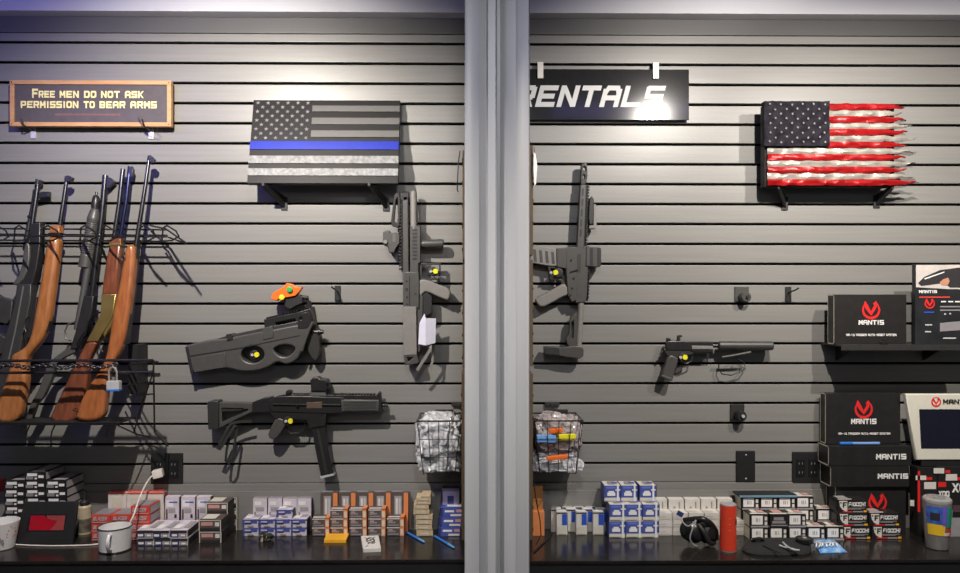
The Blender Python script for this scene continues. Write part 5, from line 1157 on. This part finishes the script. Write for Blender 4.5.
q = P(680, 514, yb-.02); g = MB(Matrix.Translation(q) @ Matrix.Rotation(.5, 4, 'Y')); g.box((-.011, -.003, -.008), (.011, .003, .009), M_cnavy, .001); g.build('tag', r)
# black pouch and what lies on it
r = thing('black_pouch', 'soft black cloth pouch lying before the black cartons', 'pouch', GZ(777, 550, CZ))
out = [(741.5, 551), (744, 547), (750, 543.5), (756, 540.8), (768, 541), (790, 541), (806, 542.5), (811, 547), (811.5, 553), (806, 556.5), (775, 557), (750, 555.8)]
cs = chaikin([GZ(px, py, CZ) for px, py in out], 2); n = len(cs); ce = sum(cs, Vector())/n
vs = []; fs = []
for k, (s_, hz) in enumerate(((1.0, .0), (1.01, .006), (.96, .013), (.7, .017), (.35, .018))):
    for p in cs: q = ce+(p-ce)*s_; vs.append((q.x, q.y, CZ+hz+(.004*noise.noise((q.x*30, q.y*30, 0)) if hz > .01 else 0)))
for k in range(4):
    for i in range(n): j = (i+1) % n; fs.append((k*n+i, k*n+j, (k+1)*n+j, (k+1)*n+i))
fs += [tuple(range(n))[::-1], tuple(range(4*n, 5*n))]
g = MB(); g.geo(vs, fs, M_fab); g.build('body', r)
g = MB(); g.tube(spline([GZ(752, 541.6, CZ+.012), GZ(755, 539.5, CZ+.026), GZ(760, 538.6, CZ+.03), GZ(764, 541, CZ+.014)]), .006, M_fab, 8); g.tube(spline([GZ(763, 545.5, CZ+.02), GZ(771, 549, CZ+.021), GZ(780, 553, CZ+.019)]), .002, M_black, 6); g.build('seam_fold', r)
q = GZ(790, 547.5, CZ+.02); r = thing('small_pliers', 'small silver pliers lying open on the black pouch', 'tool', q)
g = MB(); g.tube(spline([GZ(779.5, 545.5, CZ+.0235), GZ(785, 547.2, CZ+.024), GZ(789, 548, CZ+.024), GZ(798, 550.6, CZ+.023)]), .0034, M_silver, 8); g.build('jaw', r)
g = MB(); g.tube(spline([GZ(783, 542.5, CZ+.0245), GZ(787, 546.3, CZ+.0275), GZ(793, 549.5, CZ+.0275), GZ(799, 550.2, CZ+.024)]), .0034, M_silver, 8); g.build('jaw', r)
q = GZ(804.5, 541, CZ+.02); r = thing('round_tin', 'small round black tin on the right end of the black pouch', 'tin', q)
g = MB(); g.lathe([(.028, -.004), (.030, -.002), (.030, .010), (.026, .012), (.024, .010), (.001, .010)], q, M_gloss, 32); g.build('tin', r)
g = MB(); g.lathe([(.008, .0101), (.008, .0125), (.001, .0125)], q, M_tilegr, 16); g.build('knob', r)
# blue plastic bag
r = thing('blue_bag', 'blue and clear plastic packet lying right of the black pouch', 'packet', GZ(829, 547, CZ))
cs = [GZ(px, py, CZ) for px, py in ((813, 541.5), (834, 540.5), (847, 552.8), (820, 553.6))]; N = 16; vs = []; 
for i in range(N+1):
    for j in range(N+1):
        u, v = i/N, j/N; p = cs[0]*(1-u)*(1-v)+cs[1]*u*(1-v)+cs[2]*u*v+cs[3]*(1-u)*v
        vs.append((p.x, p.y, CZ+.003+.012*math.sin(PI*u)**.5*math.sin(PI*v)**.5*(1+.6*noise.noise((u*6, v*6, 3)))))
fs = [(i*(N+1)+j, (i+1)*(N+1)+j, (i+1)*(N+1)+j+1, i*(N+1)+j+1) for i in range(N) for j in range(N)]; nv = len(vs); vs += [(x, y, CZ+.0005) for x, y, z in vs]; fs += [tuple(nv+k for k in reversed(f)) for f in fs]
for k in range(N): fs += [(k, k+1, nv+k+1, nv+k), (N*(N+1)+k, N*(N+1)+k+1, nv+N*(N+1)+k+1, nv+N*(N+1)+k), (k*(N+1), (k+1)*(N+1), nv+(k+1)*(N+1), nv+k*(N+1)), (k*(N+1)+N, (k+1)*(N+1)+N, nv+(k+1)*(N+1)+N, nv+k*(N+1)+N)]
g = MB(); g.geo(vs, fs, M_bagb); g.build('packet', r)
g = MB(); p = GZ(826, 541.5, CZ+.012)
for k in range(9): g.tube(spline([GZ(814+k*2.4, 542.5+jit(1), CZ+.014), GZ(817+k*2.4+jit(2), 543.5+jit(1), CZ+.022), GZ(816+k*2.6, 546+jit(1), CZ+.017)], 5), .0025, M_white, 5)
g.build('clear_top', r)
# white lettered cartons with a shield
Yf = YB(539.6); w_, h_ = pxw(30, Yf), pxw(13.1, Yf)
C12 = Carton('shield_label_box', 'box', w_, .058, h_-.0008, M_card, [('F', .32, .34, .93, .40, M_gr), ('F', .36, .27, .80, .31, M_cg), ('F', .16, .05, .5, .14, M_red), ('F', .52, .05, .86, .14, M_cg), ('F', .88, .05, .99, .2, M_amber), ('T', .04, .03, .5, .2, M_cw), ('T', .1, .3, .45, .9, M_cg), ('L', .04, .1, .96, .9, M_dk)], [('FIOCCHI', .37, .95, .52, .30, M_white, .1)])
me = C12.o.data
g = MB(); 
sh = [(.05, .94), (.33, .94), (.33, .12), (.25, .14), (.15, .28), (.08, .52)]
zz_ = [(-w_/2+u*w_, -.0582/2-.0012, v*h_) for u, v in sh]
bm = bmesh.new(); bm.from_mesh(me); k = list(me.materials).index(M_cw); kd = list(me.materials).index(M_card)
f = bm.faces.new([bm.verts.new(q) for q in zz_]); f.material_index = k
for seg in GLYPH['F']:
    pass
def fr(u0, v0, u1, v1): 
    f = bm.faces.new([bm.verts.new((-w_/2+u*w_, -.0582/2-.0020, v*h_)) for u, v in ((u0, v0), (u1, v0), (u1, v1), (u0, v1))]); f.material_index = kd
fr(.17, .42, .21, .84); fr(.17, .74, .31, .84); fr(.17, .57, .28, .66); fr(.085, .74, .13, .84)
bm.to_mesh(me); bm.free()
for k, (px, n, cn) in enumerate(((855.4, 2, 'left'), (886.6, 2, 'right'))):
    for i in range(n): C12.put(XP(px-(2.4 if i else 0), Yf), Yf+.001*i, CZ+i*h_, f'black carton with white shield and lettering, {lay(i, 3) if cn == "left" else lay(i, 2)} of the {cn} pile', 'black cartons with white shields', jit(.01))
C12.put(XP(852.6, Yf), Yf+.004, CZ+2*h_, 'black carton with white shield and lettering, top of the left pile', 'black cartons with white shields', .02)

# ------------------------------------------------------------------ black logo cartons
def logo(g, cx, cz_, R, y, m):
    """open red ring with a V inside"""
    n = 30; w1 = R*.24; vs = []
    for i in range(n+1):
        a = math.radians(130+280*i/n)
        for q in (R, R-w1*(.6+.6*math.sin(PI*i/n))): vs.append((cx+q*math.cos(a), y, cz_+q*math.sin(a)))
    g.geo(vs, [(2*i, 2*i+1, 2*i+3, 2*i+2) for i in range(n)], m)
    def pl(pts): g.geo([(cx+u*R, y-.0002, cz_+v*R) for u, v in pts], [tuple(range(len(pts)))], m)
    pl([(-.66, 1.05), (-.35, .55), (0, -.12), (0, -.58), (-.42, -.1), (-.85, .55)])
    pl([(.0, -.12), (.34, .52), (.20, .70), (.52, 1.02), (.74, .66), (.58, .56), (.62, .35), (.40, -.05), (0, -.58)])
def logo_carton(name, label, x0, x1, y0, y1, Yf, d, logo_at, word_at, line_at=None, base=None, grp=None, side=True):
    """front face traced at Yf, depth d"""
    a, b = P(x0, y1, Yf), P(x1, y0, Yf); za = base if base is not None else a.z
    r = thing(name, label, 'box', ((a.x+b.x)/2, Yf+d/2, za), grp)
    g = MB(); g.box((a.x, Yf, za), (b.x, Yf+d, b.z), M_card, .0015)
    e = .0007
    if side:
        g.quad((a.x-e, Yf, za), (a.x-e, Yf+.006, za), (a.x-e, Yf+.006, b.z), (a.x-e, Yf, b.z), M_edge)
        g.quad((a.x-e, Yf+d-.004, za), (a.x-e, Yf+d, za), (a.x-e, Yf+d, b.z), (a.x-e, Yf+d-.004, b.z), M_edge)
        g.quad((a.x-e, Yf, b.z-.004), (a.x-e, Yf+d, b.z-.004), (a.x-e, Yf+d, b.z), (a.x-e, Yf, b.z), M_edge)
        g.quad((a.x-e, Yf, za), (a.x-e, Yf+d, za), (a.x-e, Yf+d, za+.004), (a.x-e, Yf, za+.004), M_edge)
    g.build('carton', r)
    g = MB()
    if logo_at: c = P(logo_at[0], logo_at[1], Yf); logo(g, c.x, c.z, pxw(logo_at[2], Yf), Yf-.0008, M_red); g.build('emblem', r); g = MB()
    if word_at:
        px0, px1, py, hp = word_at; p, q = P(px0, py, Yf), P(px1, py, Yf); gp = .16; n = 5.45; wd = (q.x-p.x)/(n+gp*5)
        g.text('MANTIS', p.x, p.z, Yf-.0018, pxw(hp, Yf), wd, M_white, gap=gp, tx=.25, tz=.24)
    if line_at:
        px0, px1, py, hp = line_at; p, q = P(px0, py, Yf), P(px1, py, Yf); t = 'AR-15 TRIGGER AUTO-RESET SYSTEM'; n = sum(.45 if c == 'I' else .75 if c == ' ' else 1.22 for c in t)
        g.text(t, p.x, p.z, Yf-.0018, pxw(hp, Yf), (q.x-p.x)/n, M_white, gap=.22, tx=.26, tz=.22)
    if word_at or line_at: g.build('lettering', r)
    return r
# wall shelf
Yq = -.155; a = P(841, 347, Yq); b = P(966, 347, Yq); zt_ = P(SPX, 345.0, Yq).z
r = thing('wall_shelf', 'dark grey wall shelf carrying a logo carton and a poster', 'shelf', ((a.x+b.x)/2, Yq/2, zt_))
MB().box((a.x, Yq, zt_-.006), (b.x, 0.002, zt_), M_poly, .001).build('board', r); MB().box((a.x, Yq-.003, zt_-.020), (b.x, Yq, zt_+.001), M_poly, .001).build('front_lip', r)
g = MB()
for px in (850, 940):
    x = XP(px, -.1); g = MB(); g.geo([(x-.003, 0.002, zt_-.006), (x-.003, -.12, zt_-.006), (x-.003, -.12, zt_-.014), (x-.003, 0.002, zt_-.07), (x+.003, 0.002, zt_-.006), (x+.003, -.12, zt_-.006), (x+.003, -.12, zt_-.014), (x+.003, 0.002, zt_-.07)], [(0, 1, 2, 3), (7, 6, 5, 4), (0, 4, 5, 1), (1, 5, 6, 2), (2, 6, 7, 3), (3, 7, 4, 0)], M_black); g.build('bracket', r)
SH = zt_
logo_carton('logo_carton', 'black carton with red emblem standing on the wall shelf', 834.5, 906.5, 294.5, 344, -.118, .05, (871, 310.2, 9.2), (858.5, 883.5, 324.6, 4.4), (846, 896, 336, 2.2), SH)
q = GZ(884, 341, SH); tag(MB(Matrix.Translation((XP(884, -.137), -.137, SH)) @ Matrix.Rotation(.4, 4, 'Z')).box((-.016, -.008, 0), (.016, .008, .012), M_black, .003).box((-.004, -.006, .011), (.010, .004, .020), M_black, .002).build('small_clip', origin=(XP(884, -.137), -.137, SH)), 'small black plastic clip on the shelf before the logo carton', 'clip')
# poster stand on the shelf
Yp = -.14; a, b = P(915.2, 344, Yp), P(990, 264.2, Yp)
r = thing('poster_panel', 'dark printed poster with a pale photo top standing on the shelf right', 'poster', ((a.x+b.x)/2, Yp, SH))
MB().box((a.x, Yp, SH), (b.x, Yp+.02, b.z), M_poster, .001).build('panel', r)
def PX(px, py): return P(px, py, Yp-.001)
def pq(g, pts, m, k=.0008):
    v = [PX(*p) for p in pts]; g.geo([(q.x, Yp-k, q.z) for q in v], [tuple(range(len(pts)))], m)
g = MB(); pq(g, [(916, 265), (988, 264.6), (988, 290), (948, 289), (916, 287.2)], M_sky); g.build('photo_print', r, flat=True)
g = MB(); pq(g, [(918, 283), (924, 277), (940, 270), (960, 267.5), (988, 268), (988, 288), (950, 287.5), (944, 283), (930, 285), (921, 286)], M_dk, .0014); pq(g, [(924, 278.4), (944, 271.6), (944.5, 272.4), (925, 279.4)], M_white, .002); pq(g, [(943.5, 279), (948, 277.6), (949.5, 281), (947.6, 285.6), (941, 285), (939.6, 282)], M_skin, .002); g.build('photo_subject', r, flat=True)
g = MB()
p = PX(919, 293); g.text('MANTIS', p.x, p.z, Yp-.002, pxw(2.8, Yp), pxw(18, Yp)/6.3, M_white, gap=.16, tx=.25, tz=.24)
for x0, x1, y, m in ((919, 950, 296.5, M_cr), (941, 946, 301, M_white), (948, 953, 301, M_white), (955, 960, 301, M_white), (924, 934, 311.6, M_bright), (925, 932, 324.2, M_wht2), (925, 931, 331, M_wht2), (943, 956, 337.5, M_wht2), (940, 960, 306, M_gr), (940, 960, 309.5, M_gr), (944, 946, 313.4, M_wht2), (949, 951, 313, M_wht2)):
    pq(g, [(x0, y), (x1, y), (x1, y+1.3), (x0, y+1.3)], m, .0016)
pq(g, [(940, 323), (962, 321), (962, 330), (940, 331.5)], M_gr, .0012)
c = PX(929.6, 303.6); logo(g, c.x, c.z, pxw(5.2, Yp), Yp-.002, M_red); g.build('print', r, flat=True)

# big logo cartons on the counter
Ybk = -.125
r1 = logo_carton('logo_carton', 'black carton', 836, 906, 486.5, 533, -.088, .072, (877.5, 502.6, 9.4), None, None, CZ)
r1['label'] = 'black carton with red emblem standing on the counter behind the shield cartons'
sup = P(SPX, 486.5, -.088).z
r2 = logo_carton('flat_logo_carton', 'flat black logo carton, lower of the two lying under the upright emblem carton', 831.2, 909.5, 466.4, 486.4, -.10, .084, None, (877.6, 907.6, 478.6, 5.0), None, sup, 'flat black logo cartons')
zt2 = P(SPX, 466.4, -.10).z
r3 = logo_carton('flat_logo_carton', 'flat black logo carton, upper of the two lying under the upright emblem carton', 829, 911.5, 446.2, 466, -.10, .084, None, (876, 905.8, 459.2, 5.2), None, zt2+.0004, 'flat black logo cartons')
zt3 = P(SPX, 446.2, -.10).z
r4 = logo_carton('logo_carton', 'black carton with red emblem standing on top of the flat logo cartons', 826, 900.5, 393.6, 447, -.066, .045, (863.6, 409.4, 9.2), (851, 876, 423.8, 5.0), (838, 890, 434.6, 2.0), zt3+.0004)
a = P(839.6, 445, -.085); b = P(879, 441.6, -.085)
r = thing('blue_stick', 'bright blue marker lying on the upper flat logo carton', 'marker', ((a.x+b.x)/2, -.085, zt3))
MB().tube([(a.x, -.085, zt3+.0065), (a.x+(b.x-a.x)*.32, -.085, zt3+.0065)], .006, M_pen, 12).build('cap', r); MB().tube([(a.x+(b.x-a.x)*.32, -.085, zt3+.0065), (b.x, -.085, zt3+.0065)], .0055, mat('marker_pale_blue', (.16, .30, .62), .35), 12).build('barrel', r)

# dark patterned product boxes at the right edge
Yx = -.20
def patterned(x0, x1, y0, yb, Yf, d, label, patches, words=()):
    a, b = P(x0, yb, Yf), P(x1, y0, Yf); r = thing('product_box', label, 'box', ((a.x+b.x)/2, Yf+d/2, CZ), None)
    MB().box((a.x, Yf, CZ), (b.x, Yf+d, b.z), M_card, .0015).build('carton', r); g = MB()
    for px0, px1, py0, py1, m in patches:
        p, q = P(px0, py1, Yf), P(px1, py0, Yf); g.rect(p.x, p.z, q.x, q.z, Yf-.0009, m)
    for t, px0, px1, py, hp in words:
        p, q = P(px0, py, Yf), P(px1, py, Yf); g.text(t, p.x, p.z, Yf-.0018, pxw(hp, Yf), (q.x-p.x)/(len(t)+.15*(len(t)-1)), M_white, gap=.15, tx=.3, tz=.24)
    g.build('print', r, flat=True); return r
patterned(918, 937.4, 467.5, 540, -.118, .05, 'tall dark carton with a red stripe left of the tumbler', [(917.5, 920, 471, 512, M_red), (915.5, 926, 475.5, 480, M_cw), (926, 932, 477, 480, M_red), (924, 936, 482, 489, M_cw), (910, 914, 500, 506, M_cw), (923, 929, 518, 523, M_cg)])
patterned(938.4, 985, 467.0, 540, -.122, .055, 'dark lettered carton behind the tumbler at the right edge', [(933.5, 944, 468, 473.4, M_cw), (945, 950, 470, 473, M_red), (945.5, 957, 474, 480.5, M_cw), (957, 962, 477, 480, M_red), (938, 946, 482, 487, M_red), (953, 975, 505, 512, mat('print_plum', (.10, .05, .07), .4)), (937.5, 985, 517.5, 538, M_tilegr)], [('XO', 952, 966, 492, 8.5), ('XOO', 938.4, 949, 496.5, 5.5)])
zsup = P(940, 467.2, -.122).z
# angled white display
Yt_ = -.11
pb = P(917, 460, Yt_); W = P(1000, 460, Yt_).x-pb.x
r = thing('white_display', 'white framed angled display with dark screen and red emblem, right edge', 'display', pb)
zt_ = P(SPX, 394, Yt_+.0).z; Ht = zt_-pb.z; off = XP(905.5, Yt_)-pb.x
def dq(px, py, k): p = P(px, py, Yt_); return (p.x, Yt_-k, p.z)
g = MB(); c4 = [(905.5, 394), (1000, 394), (1000, 460), (917, 460)]
lp = [P(x, y, Yt_) for x, y in c4]; g.extr([[(q.x, q.z) for q in lp]], Yt_, .022, M_tabw, .004); g.build('frame', r)
g = MB(); g.geo([dq(919, 409.2, .0008), dq(1000, 409.2, .0008), dq(1000, 448.6, .0008), dq(921, 448.6, .0008)], [(0, 1, 2, 3)], M_screen); g.build('screen', r, flat=True)
g = MB(); c = P(936, 402, Yt_); logo(g, c.x, c.z, pxw(4.6, Yt_), Yt_-.0012, M_red)
g.tube([(c.x+pxw(4.8, Yt_)*math.cos(2*PI*k/30), Yt_-.001, c.z+pxw(4.8, Yt_)*math.sin(2*PI*k/30)) for k in range(30)], .0009, M_red, 5, True); g.build('emblem', r)
g = MB(); p = P(943, 403.8, Yt_); g.text('MANTIS', p.x, p.z, Yt_-.002, pxw(4.4, Yt_), pxw(30, Yt_)/6.25, M_dk, gap=.16, tx=.25, tz=.24); g.build('lettering', r)
MB().box((pb.x+.02, Yt_+.005, zsup-.0), (pb.x+W-.02, Yt_+.04, pb.z+.002), M_black, .001).build('stand', r)
# tumbler
yb = YB(551.5)+.03; x = XP(937, yb); R1, R2 = pxw(13, yb), pxw(10.2, yb); hh = P(SPX, 497.5, yb).z-CZ
r = thing('tumbler', 'steel tumbler with yellow and violet stickers and a clear lid', 'tumbler', (x, yb, CZ))
RR = lambda t: R2+(R1-R2)*(0 if t < .0 else min(1, t*1.15))
MB().lathe([(R2*.9, 0), (R2, .003)]+[(RR(t/10), hh*.9*t/10) for t in range(1, 11)]+[(R1*.98, hh*.92), (R1*.9, hh*.92)], (x, yb, CZ), mat('tumbler_steel', (.42, .41, .40), .25, metal=.65), 40).build('body', r)
MB().lathe([(R1*1.0, hh*.91), (R1*1.02, hh*.93), (R1*1.0, hh*.97), (R1*.88, hh), (.001, hh)], (x, yb, CZ), mat('clear_lid', (.55, .55, .55), .1, trans=.5), 40).build('lid', r)
g = MB()
def sticker(a0, a1, t0, t1, m, k=.0008):
    n = 8; vs = []
    for i in range(n+1):
        a = math.radians(a0+(a1-a0)*i/n)
        for t in (t0, (t0+t1)/2, t1): q = RR(t/.9)+k; vs.append((x+q*math.cos(a), yb+q*math.sin(a), CZ+hh*t))
    g.geo(vs, [(3*i+j, 3*i+3+j, 3*i+4+j, 3*i+1+j) for i in range(n) for j in (0, 1)], m)
sticker(-165, -88, .30, .60, M_yel if False else mat('sticker_yellow', (.80, .52, .03), .35)); sticker(-170, -92, .52, .86, M_holo, .0012); sticker(-82, -52, .46, .86, M_teal); sticker(-100, -84, .5, .88, mat('sticker_violet_plain', (.16, .10, .55), .25), .0014); sticker(-84, -30, .28, .44, M_cr, .001); sticker(-52, -22, .4, .80, M_cw, .0013); sticker(-95, -60, .30, .36, M_cw, .0015); sticker(-150, -112, .6, .74, M_dk, .0018)
g.build('stickers', r)
# brown box and dark wire leaf beside the right board
yb = YB(535); a = P(537.6, 536, yb); b = P(543.4, 488, yb)
r = thing('orange_carton', 'narrow orange brown carton beside the lower right board edge', 'box', ((a.x+b.x)/2, yb+.02, CZ))
MB().box((a.x-.02, yb, CZ), (b.x+.004, yb+.04, P(SPX, 511, yb).z), M_cor, .001).box((a.x-.02, yb+.02, P(SPX, 511, yb).z), (b.x, yb+.045, b.z), mat('carton_orange_brown', (.40, .17, .05), .5), .001).build('carton', r)
g = MB(); yb = -.24
g.ptube([(533.5, 480, yb), (536, 500, yb-.01), (540, 520, yb-.02), (541, 535, yb-.03), (536, 545, yb-.05)], .002, M_wire, 6); 
q = GZ(536, 548, CZ)
g.tube(spline([GZ(534, 552, CZ+.003), GZ(541, 545, CZ+.004), GZ(549, 537, CZ+.003), GZ(552, 533, CZ+.003)]), .0028, M_wire, 7)
tag(g.build('loose_cable', origin=q), 'dark cord trailing down beside the right board edge', 'cord')

# ------------------------------------------------------------------ pieces of parts go one level deeper
DEEPER = {'handguard_slots': ('handguard',), 'handguard_ribs': ('handguard',), 'rail_teeth': ('top_rail', 'carry_rail'), 'sight_window': ('reflex_sight', 'holographic_sight'),
          'sight_knob': ('reflex_sight', 'red_dot_sight'), 'magazine_base': ('magazine',), 'magazine_rib': ('magazine',), 'magazine_ribs': ('magazine',), 'magazine_strip': ('magazine',),
          'magazine_latch': ('magazine',), 'stars': ('backing_panel',), 'screw': ('cover', 'frame'), 'lettering': ('panel', 'board', 'carton', 'frame'), 'emblem': ('carton', 'frame', 'body'),
          'script_line': ('panel',), 'screen_picture': ('screen',), 'photo_print': ('panel',), 'print': ('carton', 'panel'), 'bumper': ('body',), 'stickers': ('body',),
          'label': ('bottle',), 'slide_serrations': ('slide',), 'slide_highlight': ('slide',), 'barrel_band': ('stock',), 'brass_band': ('fore_stock',), 'key_core': ('body',), 'yellow_disc': ('body',), 'rim': ('cup',),
          'foot_ring': ('cup',), 'berry_print': ('cup',), 'flash_hider': ('barrel',), 'tube_cap': ('magazine_tube',), 'receiver_edge': ('receiver',), 'cover_line': ('receiver',), 'slots': ('board',),
          'seam': ('stock',), 'side_panel': ('stock',), 'drawing': ('box',), 'front_edge': ('pad',), 'ejection_cover': ('receiver',), 'socket': ('cover',), 'seam_fold': ('body',)}
for o in list(bpy.data.objects):
    b = o.name.split('.')[0]
    if o.parent and o.parent.type == 'EMPTY' and b in DEEPER:
        for c in o.parent.children:
            if c.name.split('.')[0] in DEEPER[b]: o.parent = c; break
